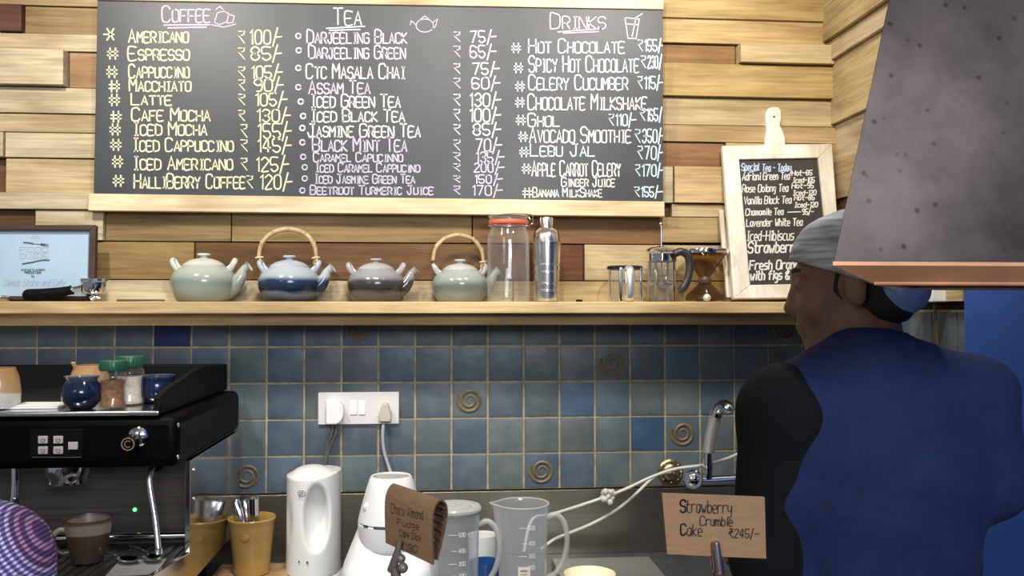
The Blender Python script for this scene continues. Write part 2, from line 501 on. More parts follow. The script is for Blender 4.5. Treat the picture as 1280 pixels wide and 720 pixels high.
# ------------------------------------------------------------------ smooth solid fields (bodies, moulded plastic)
class Field:
    def __init__(s, lo, hi, h):
        s.lo = np.array(lo, float); s.h = h
        n = np.ceil((np.array(hi) - s.lo) / h).astype(int) + 1
        s.ax = [s.lo[i] + h * np.arange(n[i]) for i in range(3)]
        s.f = np.full(n, .08, np.float32)

    def _sub(s, lo, hi):
        sl = []
        for i in range(3):
            a = int(np.clip((lo[i] - s.lo[i]) / s.h, 0, s.f.shape[i])); b = int(np.clip((hi[i] - s.lo[i]) / s.h + 2, 0, s.f.shape[i]))
            sl.append(slice(a, b))
        X = s.ax[0][sl[0]][:, None, None]; Y = s.ax[1][sl[1]][None, :, None]; Z = s.ax[2][sl[2]][None, None, :]
        return tuple(sl), X, Y, Z

    def _mix(s, sl, d, k, neg=False):
        f = s.f[sl]
        if f.size == 0: return
        if neg:
            d = -d; t = np.clip(.5 - .5 * (d - f) / k, 0, 1) if k > 0 else None
            # smooth max
            hh = np.clip(.5 - .5 * (f - d) / k, 0, 1)
            s.f[sl] = (f * (1 - hh) + d * hh + k * hh * (1 - hh)).astype(np.float32)
        else:
            hh = np.clip(.5 + .5 * (f - d) / k, 0, 1)
            s.f[sl] = (f * (1 - hh) + d * hh - k * hh * (1 - hh)).astype(np.float32)

    def cone(s, a, b, ra, rb, k=.015, neg=False):
        a = np.array(a, float); b = np.array(b, float); m = max(ra, rb) + .07
        sl, X, Y, Z = s._sub(np.minimum(a, b) - m, np.maximum(a, b) + m)
        ab = b - a; L = max(1e-9, ab @ ab)
        t = np.clip(((X - a[0]) * ab[0] + (Y - a[1]) * ab[1] + (Z - a[2]) * ab[2]) / L, 0, 1)
        d = np.sqrt((X - a[0] - t * ab[0]) ** 2 + (Y - a[1] - t * ab[1]) ** 2 + (Z - a[2] - t * ab[2]) ** 2) - (ra + (rb - ra) * t)
        s._mix(sl, d, k, neg)

    def ell(s, c, r, R=None, k=.015, neg=False):
        c = np.array(c, float); m = max(r) + .07
        sl, X, Y, Z = s._sub(c - m, c + m)
        p = [X - c[0], Y - c[1], Z - c[2]]
        if R is not None:
            R = np.array(R, float)
            p = [p[0] * R[i][0] + p[1] * R[i][1] + p[2] * R[i][2] for i in range(3)]
        k0 = np.sqrt(sum((p[i] / r[i]) ** 2 for i in range(3))) + 1e-6
        k1 = np.sqrt(sum((p[i] / r[i] ** 2) ** 2 for i in range(3))) + 1e-6
        s._mix(sl, k0 * (k0 - 1) / k1, k, neg)

    def cut(s, p, n, k=.004):
        """remove the side the normal n points to"""
        n = np.array(n, float); n /= np.linalg.norm(n)
        d = (s.ax[0][:, None, None] - p[0]) * n[0] + (s.ax[1][None, :, None] - p[1]) * n[1] + (s.ax[2][None, None, :] - p[2]) * n[2]
        s.f = np.maximum(s.f, d.astype(np.float32))

    def ripple(s, amp, dirs):
        X = s.ax[0][:, None, None]; Y = s.ax[1][None, :, None]; Z = s.ax[2][None, None, :]
        for (a, b, c, ph) in dirs:
            s.f += (amp * np.sin(a * X + b * Y + c * Z + ph + 1.5 * np.sin(9 * X + 7 * Z + ph))).astype(np.float32)

    def mesh(s):
        f = s.f; ins = f < 0
        nx, ny, nz = f.shape
        cs = np.zeros((nx - 1, ny - 1, nz - 1), np.int8)
        offs = [(i, j, k) for i in (0, 1) for j in (0, 1) for k in (0, 1)]
        for (i, j, k) in offs: cs += ins[i:nx - 1 + i, j:ny - 1 + j, k:nz - 1 + k]
        act = np.argwhere((cs > 0) & (cs < 8))
        idx = np.full(cs.shape, -1, np.int64); idx[tuple(act.T)] = np.arange(len(act))
        acc = np.zeros((len(act), 3)); cnt = np.zeros(len(act))
        for a in offs:
            for ax in range(3):
                if a[ax] == 1: continue
                b = list(a); b[ax] = 1
                va = f[tuple((act + a).T)].astype(float); vb = f[tuple((act + b).T)].astype(float)
                m = (va < 0) != (vb < 0)
                t = va[m] / (va[m] - vb[m])
                p = (act[m] + a).astype(float); p[:, ax] += t
                acc[m] += p; cnt[m] += 1
        V = acc / cnt[:, None] * s.h + s.lo
        Q = []
        for ax in range(3):
            sl0 = [slice(1, -1)] * 3; sl0[ax] = slice(0, -1)
            sl1 = list(sl0); sl1[ax] = slice(1, None)
            A = ins[tuple(sl0)]; B = ins[tuple(sl1)]
            e = np.argwhere(A != B); flip = A[tuple(e.T)]
            e = e + np.array([0 if i == ax else 1 for i in range(3)])
            o1, o2 = [(1, 2), (2, 0), (0, 1)][ax]
            u = np.zeros(3, int); u[o1] = 1; v = np.zeros(3, int); v[o2] = 1
            q = np.stack([idx[tuple((e - u - v).T)], idx[tuple((e - v).T)], idx[tuple(e.T)], idx[tuple((e - u).T)]], 1)
            q[~flip] = q[~flip][:, ::-1]
            Q.append(q)
        Q = np.concatenate(Q)
        return V, Q

    def build(s, name, mat, parent=None, origin=(0, 0, 0), relax=2):
        V, Q = s.mesh()
        me = bpy.data.meshes.new(name); o = bpy.data.objects.new(name, me); C.objects.link(o)
        me.from_pydata((V - np.array(origin)).tolist(), [], Q.tolist())
        me.materials.append(mat)
        me.polygons.foreach_set('use_smooth', [True] * len(me.polygons))
        me.update()
        if relax:
            sm = o.modifiers.new('smooth', 'SMOOTH'); sm.factor = .5; sm.iterations = relax
        if parent is not None: o.parent = parent
        else: o.location = origin
        return o


# ================================================================== SETTING
rng = random.Random(7)
WOODX = wood_mat('plank_wood_x', 0)
WOODY = wood_mat('plank_wood_y', 1)
DARKGAP = pm('dark_gap', (.03, .02, .012), .9)
GROUT = pm('grout', (.40, .32, .20), .9, var=.3, scale=40)
TILE = tile_mat()
SPIRAL = pm('spiral_clay', (.17, .115, .05), .5, var=.3, scale=60)
BLUEPAINT = pm('blue_paint', (.024, .10, .42), .55, var=.15, scale=8)
STEEL = pm('brushed_steel', (.38, .345, .28), .34, 1.0, var=.12, scale=6, stretch=(1, 1, 40))
CHROME = pm('chrome', (.82, .82, .84), .08, 1.0)
BLACKGLOSS = pm('black_gloss', (.002, .002, .0025), .45, spec=.06)
BLACKMATT = pm('black_matt', (.004, .004, .005), .55, spec=.10)
WHITEPL = pm('white_plastic', (.84, .84, .83), .28)
CORNER = at(1043, 57, 0).x
zt = lambda py, x=500: at(x, py, -.02).z

PALE = (.64, .545, .37); PALE2 = (.60, .505, .335); MED = (.46, .34, .19); BROWN = (.29, .20, .09); RED = (.17, .09, .038)
GOLD = (.50, .37, .165); TAN = (.53, .425, .25); DARK = (.085, .05, .03); WARM = (.33, .22, .09)

# --- structure shells
fl = MB().box((-2.6, -4.0, -.05), (1.25, .1, 0)); tag(fl.build('floor', pm('floor_stone', (.18, .16, .14), .5, var=.3, scale=5)), 'dark stone floor behind the counter', 'floor', kind='structure')
ce = MB().box((-2.6, -4.0, 2.8), (1.25, .1, 2.85)); tag(ce.build('ceiling', pm('ceiling_paint', (.5, .46, .4), .8)), 'plain ceiling above the cafe counter', 'ceiling', kind='structure')

wb = empty('wall_back', (0, 0, 0), 'wall of uneven wooden planks above blue glazed tiles', 'wall', kind='structure')
MB().box((-2.6, .0, 0), (1.25, .1, 2.8)).build('backing', DARKGAP, wb)

# planks: rows by photo height; each (x0, x1, tint, how far it stands out)
rows = [
 (8, 42, [(-420, 0, MED, .03), (0, 28, (.12, .05, .035), .02), (28, 300, BROWN, .006), (300, 840, MED, .01)]),
 (42.5, 64, [(-420, 500, PALE2, .012), (500, 840, TAN, .012)]),
 (65, 109, [(-420, 84, PALE, .034), (85, 122, (.42, .27, .14), .008), (122, 500, MED, .008), (500, 840, TAN, .01)]),
 (110, 142, [(-420, 420, PALE, .014), (420, 840, MED, .014)]),
 (144, 166.5, [(-420, 300, TAN, .018), (300, 840, PALE2, .012)]),
 (167.5, 198.5, [(-420, 9, PALE2, .026), (10, 500, PALE, .022), (500, 840, TAN, .012)]),
 (199.5, 245, [(-420, -60, PALE, .02), (-60, 9, RED, .004), (10, 500, (.63, .50, .29), .018), (500, 840, TAN, .012)]),
 (246, 266, [(-420, 600, PALE, .028), (600, 832, TAN, .012)]),
 (266.5, 303, [(-420, 48, (.13, .065, .03), .012), (48.5, 133, PALE2, .022), (133.5, 290, BROWN, .012), (290.5, 590, (.34, .235, .105), .012), (590.5, 829, (.21, .115, .05), .010)]),
 (304, 350, [(-420, 118, PALE2, .02), (118, 245, WARM, .016), (245.5, 610, RED, .012), (610.5, 729, (.16, .065, .03), .008), (729.5, 912, TAN, .016)]),
 (351, 379, [(-420, 640, PALE, .03), (640.5, 912, (.60, .46, .25), .026)]),
]
rrows = [
 (-2, 26, [(829, 1060, GOLD, .018)]),
 (26.5, 56, [(829, 1060, (.50, .36, .17), .012)]),
 (57, 81, [(829, 921, (.30, .17, .07), .004), (922, 1060, (.58, .46, .26), .034)]),
 (82, 122.5, [(829, 1060, GOLD, .019)]),
 (123, 157, [(829, 1060, TAN, .008)]),
 (157.5, 178.5, [(829, 1060, (.50, .37, .20), .012)]),
 (179, 209.5, [(829, 906, (.30, .165, .08), .006), (906.5, 1060, (.50, .36, .19), .014)]),
 (210, 255, [(829, 840.5, PALE2, .016), (841, 1060, (.56, .42, .22), .022)]),
 (256, 272, [(829, 838, (.10, .05, .03), .002), (838.5, 1060, TAN, .014)]),
 (272.5, 304, [(829.5, 905, (.47, .34, .18), .016), (905, 1060, MED, .016)]),
 (304.5, 350, [(912.5, 1060, TAN, .014)]),
 (351, 379, [(912.5, 1060, PALE2, .02)]),
]
mb = MB()


def shade(t):
    k_ = rng.uniform(.92, 1.06); return tuple(c * k_ for c in t)



for (y0, y1, segs) in rows:
    # perspective: planks are level, photo rows were read near x = 60
    k = (at(60, y0, -.02).z, at(60, y1, -.02).z)
    for (x0, x1, t, o_) in segs:
        X0 = at(x0, 200, -.02).x; X1 = at(min(x1, 826) if y0 < 250 else x1, 200, -.02).x
        yref = 60 if y0 < 246 else 420
        zz1 = at(yref, y0, -.02).z; zz0 = at(yref, y1, -.02).z
        mb.box((max(X0, -2.55) + .001, -.008 - min(.042, o_ * 1.35), zz0 + .0006), (min(X1, CORNER) - .001, 0, zz1 - .0006), col=shade(t))
for (y0, y1, segs) in rrows:
    for (x0, x1, t, o_) in segs:
        X0 = at(826.3 if x0 < 830 else x0, 200, -.02).x; X1 = at(x1, 200, -.02).x
        zz1 = at(930, y0, -.02).z; zz0 = at(930, y1, -.02).z
        mb.box((max(X0, -2.55) + .001, -.008 - min(.042, o_ * 1.35), zz0 + .0006), (min(X1, CORNER) - .001, 0, zz1 - .0006), col=shade(t))
# rows over the top of the photo
z = at(60, 7.5, -.02).z
while z < 2.78:
    h = rng.choice([.07, .09, .1]); x = -2.55; z1 = min(z + h, 2.8)
    while x < CORNER - .05:
        x1 = min(x + rng.uniform(.5, 1.0), CORNER)
        mb.box((x + .001, -.012 - rng.uniform(0, .02), z + .0006), (x1 - .001, 0, z1 - .0006), col=rng.choice([PALE, TAN, MED, GOLD]))
        x = x1
    z = z1
mb.build('wood_cladding', WOODX, wb, bevel=.0012)

# tiles
Z_TILE0 = at(600, 612, -.006).z
PITCH_T = (at(600, 432.8, -.006).z - Z_TILE0) / 4.0
TX0 = -1.0627


def tint_tile():
    b = rng.choice([(.088, .125, .158), (.105, .138, .160), (.085, .128, .175), (.115, .145, .152), (.078, .118, .172), (.105, .142, .150), (.098, .130, .155)])
    k = rng.uniform(.88, 1.14); g_ = sum(b) / 3
    return tuple((c * .8 + g_ * .2) * k for c in b)


swirls = {(9, 4), (12, 2), (16, 3), (14, 0), (18, 1), (6, 0), (21, 4)}   # column, row from the bottom
dark_t = {(17, 1): (.042, .090, .165), (4, 4): (.012, .022, .10), (15, 2): (.075, .12, .19), (10, 3): (.09, .125, .17)}
mt = MB(); ms = MB()
for col_ in range(-14, 24):
    for row in range(-10, 5):
        x0 = TX0 + (col_ - 1) * .1; x1 = x0 + .1
        if x0 > CORNER - .01: continue
        x1 = min(x1, CORNER)
        z0 = Z_TILE0 + row * PITCH_T; z1 = z0 + PITCH_T
        if row < 0: continue
        z1 = min(z1, 1.545)
        g = .0028; e = .004
        t = dark_t.get((col_, row)) or tint_tile()
        yo = -.006 - rng.uniform(0, .001)
        a = [(x0 + g, z0 + g), (x1 - g, z0 + g), (x1 - g, z1 - g), (x0 + g, z1 - g)]
        b = [(x0 + g + e, z0 + g + e), (x1 - g - e, z0 + g + e), (x1 - g - e, z1 - g - e), (x0 + g + e, z1 - g - e)]
        vs = [(p[0], -.001, p[1]) for p in a] + [(p[0], yo + .001, p[1]) for p in a] + [(p[0], yo, p[1]) for p in b]
        fs = [(8, 9, 10, 11)]
        for i in range(4):
            j = (i + 1) % 4
            fs += [(i, j, 4 + j, 4 + i), (4 + i, 4 + j, 8 + j, 8 + i)]
        mt.add(vs, fs, 0, False, t)
        if (col_, row) in swirls:
            cx, cz = x0 + .05, z0 + PITCH_T / 2
            pts = []
            for i in range(46):
                tt = i / 45; an = -2.0 - tt * 2.25 * 2 * PI; rr = .006 + .029 * tt
                pts.append((cx + rr * math.cos(an), yo - .0005, cz + rr * math.sin(an)))
            ms.tube(pts, [.0016 + .0030 * min(1, i / 25) for i in range(46)], 6)
        
mt.build('tile_splashback', TILE, wb, angle=15)
gb = MB().box((-2.55, -.0025, Z_TILE0 - .0), (CORNER, 0, 1.546)); gb.build('tile_grout', GROUT, wb)
ms.build('spiral_relief', SPIRAL, wb)

# right-hand return wall: planks over tiles, then blue paint
wr = empty('wall_right', (CORNER, 0, 0), 'return wall of wooden planks and tiles meeting a blue painted wall', 'wall', kind='structure')
YB = atx(1215, 380, CORNER).y
ORW = (CORNER, 0, 0)
MB().box((CORNER + .0, YB, 0), (CORNER + .1, 0, 2.8)).build('backing', DARKGAP, wr, origin=ORW)
mb = MB()
zc = lambda py: at(1043, py, 0).z
edges = [(379, 345, (.62, .48, .25), .012), (345, 300, TAN, .012), (300, 252, RED, .006), (252, 205, MED, .012), (205, 158.5, PALE, .002), (158, 81.5, (.60, .47, .27), .012), (81, 57.5, PALE, .021), (57, 6, (.57, .44, .25), .031)]
for (ya, yb_, t, o_) in edges:
    mb.box((CORNER - .006 - o_ * 1.3, YB, zc(ya) + .0006), (CORNER, -.004, zc(yb_) - .0006), col=t)
z = zc(6)
while z < 2.79:
    z1 = min(2.8, z + rng.choice([.08, .1]))
    mb.box((CORNER - .006 - rng.uniform(.004, .022), YB, z + .0006), (CORNER, -.004, z1 - .0006), col=rng.choice([PALE, TAN, GOLD])); z = z1
mb.build('wood_cladding', WOODY, wr, bevel=.0012, origin=ORW)
mt = MB()
for i in range(8):
    for row in range(0, 5):
        y1 = -i * .1; y0 = y1 - .1; y0 = max(y0, YB)
        if y1 - y0 < .02: continue
        z0 = Z_TILE0 + row * PITCH_T; z1 = min(z0 + PITCH_T, 1.545)
        t = tint_tile() if row > 3 else rng.choice([(.25, .30, .29), (.30, .33, .30), tint_tile()])
        mt.box((CORNER - .007, y0 + .0022, z0 + .0022), (CORNER - .001, y1 - .0022, z1 - .0022), col=t)
mt.build('tile_splashback', TILE, wr, bevel=.001, origin=ORW)
MB().box((CORNER - .0025, YB, Z_TILE0), (CORNER, 0, 1.546)).build('tile_grout', GROUT, wr, origin=ORW)
MB().box((CORNER - .014, YB - .02, 0), (CORNER + .1, YB, 2.8)).build('corner_strip', pm('navy_paint', (.012, .025, .10), .5), wr, bevel=.003, origin=ORW)
MB().box((CORNER - .03, -4.0, 0), (CORNER + .1, YB - .02, 2.8)).build('blue_panel', BLUEPAINT, wr, origin=ORW)

# steel panel below the tiles and the back counter
sp = MB().box((-2.55, -.012, .868), (CORNER - .01, -.0005, Z_TILE0 - .004))
tag(sp.build('trim_1', STEEL, bevel=.001), 'brushed steel splash panel between the tiles and the back counter', 'wall panel', kind='structure')
CZ = .87
bc = empty('back_counter', (0, -.35, 0), 'dark stone worktop on cabinets running along the tiled wall', 'counter')
OB = (0, -.35, 0)
MB().box((-2.5, -.72, CZ - .035), (CORNER - .035, -.013, CZ)).build('worktop', pm('dark_stone', (.045, .045, .047), .3, var=.4, scale=70), bc, bevel=.004, origin=OB)
MB().box((-2.48, -.66, 0), (CORNER - .04, -.02, CZ - .035)).build('cabinet_base', pm('cabinet_black', (.03, .03, .03), .5), bc, bevel=.003, origin=OB)

# ------------------------------------------------------------------ shelf
sh_t = at(500, 377, -.2).z; sh_b = at(500, 392, -.2).z; sh_c = at(500, 406.5, -.150).z
sh = empty('wall_shelf', (-.3, -.1, sh_b), 'long thick wooden shelf fixed to the wall above the tiles', 'shelf')
OS = (-.3, -.1, sh_b)
SHW = wood_mat('shelf_wood', 0, False, (.62, .47, .25), .3)
SHB = wood_mat('batten_wood', 0, False, (.42, .29, .14), .35)
MB().box((-2.5, -.2, sh_b), (CORNER - .03, -.004, sh_t)).build('shelf_board', SHW, sh, bevel=.003, origin=OS)
MB().box((-2.5, -.150, sh_c), (CORNER - .03, -.008, sh_b)).build('support_batten', SHB, sh, bevel=.002, origin=OS)
ST = sh_t + .0005

# ------------------------------------------------------------------ menu board
YBD = -.062
bd = Plane((0, YBD, 2.1), (0, -1, 0))
tl, tr, br, bl = bd.hit(122, 1), bd.hit(828.5, 12.5), bd.hit(829, 254), bd.hit(117, 243)
BO = Vector((at(473, 250, YBD).x, YBD, bl.z))
mbd = empty('menu_board', BO, 'large black chalkboard drinks menu with three columns of prices', 'menu board')
SLATE = pm('chalkboard', (.036, .039, .044), .44, var=.3, scale=4, spec=.5)
FRW = wood_mat('pale_frame_wood', 0, False, (.78, .65, .42), .22)
dY = Vector((0, .02, 0))
MB().prism([tl, bl, br, tr], dY).build('chalk_panel', SLATE, mbd, origin=BO, bevel=.001)
fo = Vector((0, -.006, 0)); fd = Vector((0, .026, 0))
a_, b_, c_, d_ = bd.hit(112, 242.2), bd.hit(830, 252.2), bd.hit(830.5, 271), bd.hit(111, 263.5)
MB().prism([a_ + fo, d_ + fo, c_ + fo, b_ + fo], fd).build('bottom_rail', FRW, mbd, origin=BO, bevel=.002)
a_, b_, c_, d_ = bd.hit(122, -16), bd.hit(829, -3), bd.hit(829, 12.5), bd.hit(121, .5)
MB().prism([a_ + fo, d_ + fo, c_ + fo, b_ + fo], fd).build('top_rail', FRW, mbd, origin=BO, bevel=.002)

CH_Y = pm('chalk_yellow', (.70, .68, .45), .9)
CH_W = pm('chalk_white', (.72, .70, .66), .9)
CH_P = pm('chalk_pink', (.66, .50, .64), .9)
CH_L = pm('chalk_lilac', (.60, .54, .65), .9)
CH_B = pm('chalk_blue', (.55, .70, .76), .9)
CH_G = pm('chalk_green', (.66, .80, .66), .9)
NB = Vector((0, -1, 0))
pl = lambda x, y, h=.0006: bd.hit(x, y, h)
PXM = mpp(bd.hit(473, 130))
jr = random.Random(3)


def chalk(mat, items, marks=(), wd=2.0):
    m = MB()
    for it in items:
        t, x0, x1, y0, y1 = it[:5]
        caps = it[5] if len(it) > 5 else True
        if t == '$': t = '~'
        write(m, t, pl, NB, x0, x1, y0, y1, (1.25 if t == '~' else wd) * PXM, caps, jitter=.25, rng=jr)
    for pts in marks:
        ribbon(m, [pl(*p) for p in pts], NB, wd * PXM)
    m.build('lettering', mat, mbd, origin=BO)


def circ(x, y, r, n=12, sy=1.):
    return [(x + r * math.cos(2 * PI * i / n), y + r * sy * math.sin(2 * PI * i / n)) for i in range(n + 1)]


chalk(CH_P, [('Coffee', 203, 262, 8, 27.5)], [[(205, 31.5), (262, 31)], [(210, 35), (258, 34)]], 1.7)
chalk(CH_P, [], [[(268, 28), (272, 16), (280, 14), (286, 17), (284, 27), (274, 31), (268, 28)], [(286, 18), (293, 20), (291, 28), (284, 29)], [(270, 12), (275, 8), (279, 12)], [(264, 31), (280, 34), (295, 30)]], 1.2)
coffee = [('Americano', 161, 235, 37, 53, '100', 313, 338, 38, 55), ('Espresso', 161, 236, 59, 75, '85', 314, 338, 59, 75),
          ('Cappuccino', 161, 236, 81, 97, '105', 315, 339, 83, 98), ('Macchiato', 162, 238, 99, 114, '90', 318, 340, 99, 114),
          ('Latte', 164, 214, 117, 131, '105', 320, 345, 117, 132), ('Cafe Mocha', 165, 262, 135, 151, '130', 322, 349, 137, 152),
          ('Iced Mocha', 166, 258, 153, 169, '155', 323, 350, 155, 173), ('Iced Cappuccino', 166, 291, 173, 189, '145', 323, 350, 174, 190),
          ('Iced Americano', 166, 290, 196, 212, '125', 321, 347, 197, 214), ('HalliBerry Coffee', 168, 306, 218, 235, '120', 326, 351, 219, 236)]
hx = [(136, 43), (141, 67), (140, 90), (143, 108), (143, 125), (145, 146), (144, 162), (145, 181), (147, 202), (148, 226)]
for i, (t, x0, x1, y0, y1, p, a, b, c, d) in enumerate(coffee):
    hx_, hy_ = hx[i]
    chalk(CH_Y, [('*' if i == 0 else '#', hx_ - 6.5, hx_ + 6.5, hy_ - 7, hy_ + 7, False), (t, x0, x1, y0, y1), ('$', 298 + (i > 5) * 3 + (i == 9) * 7, 306 + (i > 5) * 3 + (i == 9) * 7, c + 1, d - 1, False),
                 (p, a, b, c, d, False)], [[(b + 3, d + 3), (b + 9, c - 3)], [(b + 7, (c + d) / 2), (b + 14, (c + d) / 2 - .5)]], 1.9)
chalk(CH_W, [('Tea', 417, 451, 10, 31)], [], 1.7)
chalk(CH_G, [], [[(408, 35.5), (456, 33)], [(412, 38), (450, 37)]], 1.6)
chalk(CH_L, [], [circ(531, 32, 11, 16, .75), [(520, 31), (514, 26), (513, 31)], [(541, 28), (547, 24), (544, 34), (540, 36)], [(526, 24), (531, 20), (536, 24)]], 1.2)
tea = [('Darjeeling Black', 384, 508, 38, 54, '75', 588, 606, 39, 53), ('Darjeeling Green', 386, 506, 57, 73, '65', 588, 606, 57, 72),
       ('Ctc Masala Chai', 383, 505, 80, 98, '75', 591, 610, 79, 93), ('Assam Tea', 386, 462, 101, 117, '60', 590, 611, 97, 111),
       ('Iced Green Tea', 388, 500, 118, 134, '130', 588, 612, 117, 133), ('Iced Black Tea', 388, 505, 137, 152, '100', 588, 612, 136, 152),
       ('Jasmine Green Tea', 385, 525, 155, 171, '85', 592, 612, 155, 169), ('Black Mint Tea', 391, 508, 172, 189, '70', 595, 613, 174, 189),
       ('Caramel Capucinno', 392, 503, 191, 202, '135', 596, 616, 190, 203), ('Iced Caramel Cappucino', 394, 524, 204, 215, '200', 593, 616, 204, 215),
       ('Iced Jasmine Green Tea', 393, 518, 218, 229, '150', 594, 614, 219, 229), ('Beetroot Turmeric Juice', 388, 541, 232, 243, '170', 591, 614, 232, 244)]
oy = [(373, 45), (373.5, 63), (373, 85), (373, 109), (376, 127), (379, 145), (378, 160), (378, 178), (379, 196), (381, 209), (381, 223), (378, 238)]
for i, (t, x0, x1, y0, y1, p, a, b, c, d) in enumerate(tea):
    big = i < 8
    chalk(CH_L if i not in (2, 4, 5, 6) else CH_W, [(t, x0, x1, y0, y1), ('$', 567, 575, c + 1, d - 1, False), (p, a, b, c, d, False)],
          [circ(*oy[i], 3.2, 10), [(b + 3, d + 3), (b + 8, c - 2)], [(b + 6, (c + d) / 2), (b + 14, (c + d) / 2 - .5)]], 1.9 if big else 1.6)
chalk(CH_P, [('Drinks', 688, 756, 17, 36)], [[(697, 40), (752, 36)], [(704, 41.5), (748, 39.5)]], 1.5)
chalk(CH_P, [], [[(781, 22), (785, 48), (795, 48.5), (799, 24), (781, 22)], [(784, 30), (797, 31)], [(790, 46), (795, 22), (803, 17)]], 1.4)
drk = [('Hot Chocolate', 661, 780, 49, 66), ('Spicy Hot Chocolate', 661, 798, 70, 90), ('Celery Cucumber', 661, 784, 94, 112), ('Chocolate Milkshake', 660, 808, 118, 137),
       ('Ghol', 660, 698, 142, 158), ('Avocado Smoothie', 662, 788, 159, 178), ('Lebu Jal', 663, 742, 180, 195), ('Apple Carrot Celery', 665, 775, 201, 220),
       ('Banana MilkShake', 666, 752, 235, 246)]
hd = [(645, 60), (648, 85), (650, 108), (650, 128), (651, 150), (654, 171), (655, 190), (658, 211), (659, 241)]
for i, (t, x0, x1, y0, y1) in enumerate(drk):
    X, Y = hd[i]
    chalk(CH_B if i in (0, 1, 2, 6) else CH_W, [('#', X - 5.5, X + 5.5, Y - 6, Y + 6, False), (t, x0, x1, y0, y1)], [], 1.75 if i < 8 else 1.5)
chalk(CH_W, [('Ginger Juice', 702, 768, 222, 233)], [], 1.6)
for (p, x0, x1, y0, y1, tail) in [('155', 806, 821, 50, 64, 1), ('230', 810, 822, 70, 85, 0), ('115', 806, 819, 96, 111, 1), ('165', 809, 822, 136, 151, 0), ('110', 770, 784, 143, 157, 1),
                                  ('350', 803, 821, 162, 178, 1), ('70', 806, 820, 183, 199, 1), ('170', 803, 820, 206, 220, 1), ('155', 802, 817, 234, 246, 1)]:
    mk = [[(x1 + 2, y1 + 2), (x1 + 5, y0 - 2)]]
    if tail: mk.append([(x1 + 5, (y0 + y1) / 2), (min(x1 + 11, 828), (y0 + y1) / 2 - .5)])
    chalk(CH_B, [('$', x0 - 9, x0 - 3, y0, y1, False), (p, x0, x1, y0, y1, False)], mk, 1.8)

# ------------------------------------------------------------------ small chalkboard on a paddle-shaped frame
e0 = at(917, 373, -.165); e0.z = ST
e1 = at(903, 182, -.05); e2 = at(1040, 179.5, -.05); e3 = at(1054, 373, -.165); e3.z = ST
ex = (e2 - e1).normalized(); en = ex.cross((e1 - e0)).normalized()
if en.y > 0: en = -en
ep = Plane(e0, en)
EO = (e0 + e3) / 2
eb = empty('easel_chalkboard', EO, 'small chalkboard in a white paddle-handled frame leaning at the right end of the shelf', 'chalkboard')
WHW = wood_mat('white_washed_wood', 2, False, (.82, .78, .70), .12)
P_ = lambda x, y, h=0: ep.hit(x, y, h)
th = -en * .018
fr = MB()
O = [P_(903, 182), P_(1040, 179.5), P_(1054, 371), P_(917, 373)]
O[2].z = max(O[2].z, ST + .001); O[3].z = max(O[3].z, ST + .001)
I = [P_(924, 199), P_(1023, 197), P_(1039, 354), P_(938, 356)]
for i in range(4):
    j = (i + 1) % 4
    fr.prism([O[i], O[j], I[j], I[i]], th)
fr.build('frame', WHW, eb, origin=EO, bevel=.002)
hp = [(957, 181.5), (957.5, 170), (959, 162), (957.5, 152), (957, 142), (960, 135), (966, 133), (973, 133.5), (976.5, 138), (977, 148), (975, 156), (979, 164), (981.5, 172), (982, 181.2)]
MB().prism([P_(*p) for p in hp], th).build('paddle_handle', WHW, eb, origin=EO, bevel=.003)
hb = MB(); hb.tube([P_(967.5, 146, .0008), P_(967.5, 146, -.006)], .003, 12); hb.build('hanging_hole', DARKGAP, eb, origin=EO)
MB().prism([P_(922, 197, -.008), P_(1025, 195, -.008), P_(1041, 356, -.008), P_(936, 358, -.008)], -en * .006).build('slate', pm('slate_black', (.03, .028, .026), .5, var=.3, scale=8), eb, origin=EO)
MB().prism([at(899, 262, -.055), at(905, 262, -.055), at(917, 372, -.12), at(909, 372, -.12)], Vector((0, .012, 0))).build('easel_leg', WHW, eb, origin=EO, bevel=.002)
pe = lambda x, y, h=.0006: ep.hit(x, y, -.008 + h)
PE = mpp(ep.hit(975, 270))


def ech(mat, items, marks=(), wd=1.3):
    m = MB()
    for (t, x0, x1, y0, y1) in items: write(m, t, pe, en, x0, x1, y0, y1, wd * PE, False, slope=-.02, jitter=.15, rng=jr, slant=.1)
    for p in marks: ribbon(m, [pe(*q) for q in p], en, wd * PE)
    m.build('lettering', mat, eb, origin=EO)


ech(pm('chalk_sky', (.50, .62, .85), .9), [('Special', 928, 949, 203, 212), ('Tea - Today', 954, 990, 204, 213)], [[(938, 214), (950, 211)], [(975, 213), (988, 208)]], 1.3)
ech(CH_W, [('Adriani Green Tea', 929, 988, 215, 224), ('Hot-85', 991, 1016, 212, 218), ('Iced-105', 992, 1019, 221, 227)])
ech(CH_W, [('Rose Oolong Tea', 929, 986, 230, 239), ('Hot-95', 991, 1018, 228, 234), ('Iced-120', 992, 1021, 237, 243)])
ech(CH_W, [('Vanilla Black Tea', 931, 990, 245, 254), ('Hot-85', 994, 1019, 243, 249), ('Iced-120', 994, 1023, 252, 258)])
ech(CH_W, [('Chamomile Tea', 933, 980, 260, 268), ('95/-', 1004, 1018, 260, 267)], [[(986, 264), (1002, 263.5)]])
ech(CH_W, [('Lavender White Tea', 934, 1004, 273, 282)])
ech(CH_W, [('Iced-Hibiscus', 934, 993, 288, 300)], wd=1.4)
ech(CH_W, [('Strawberry', 936, 1000, 302, 315)], wd=2.0)
ech(CH_W, [('Fresh Orange', 938, 1005, 325, 336)], wd=1.9)
ech(CH_W, [('with figs &', 939, 988, 338, 349)], wd=1.9)

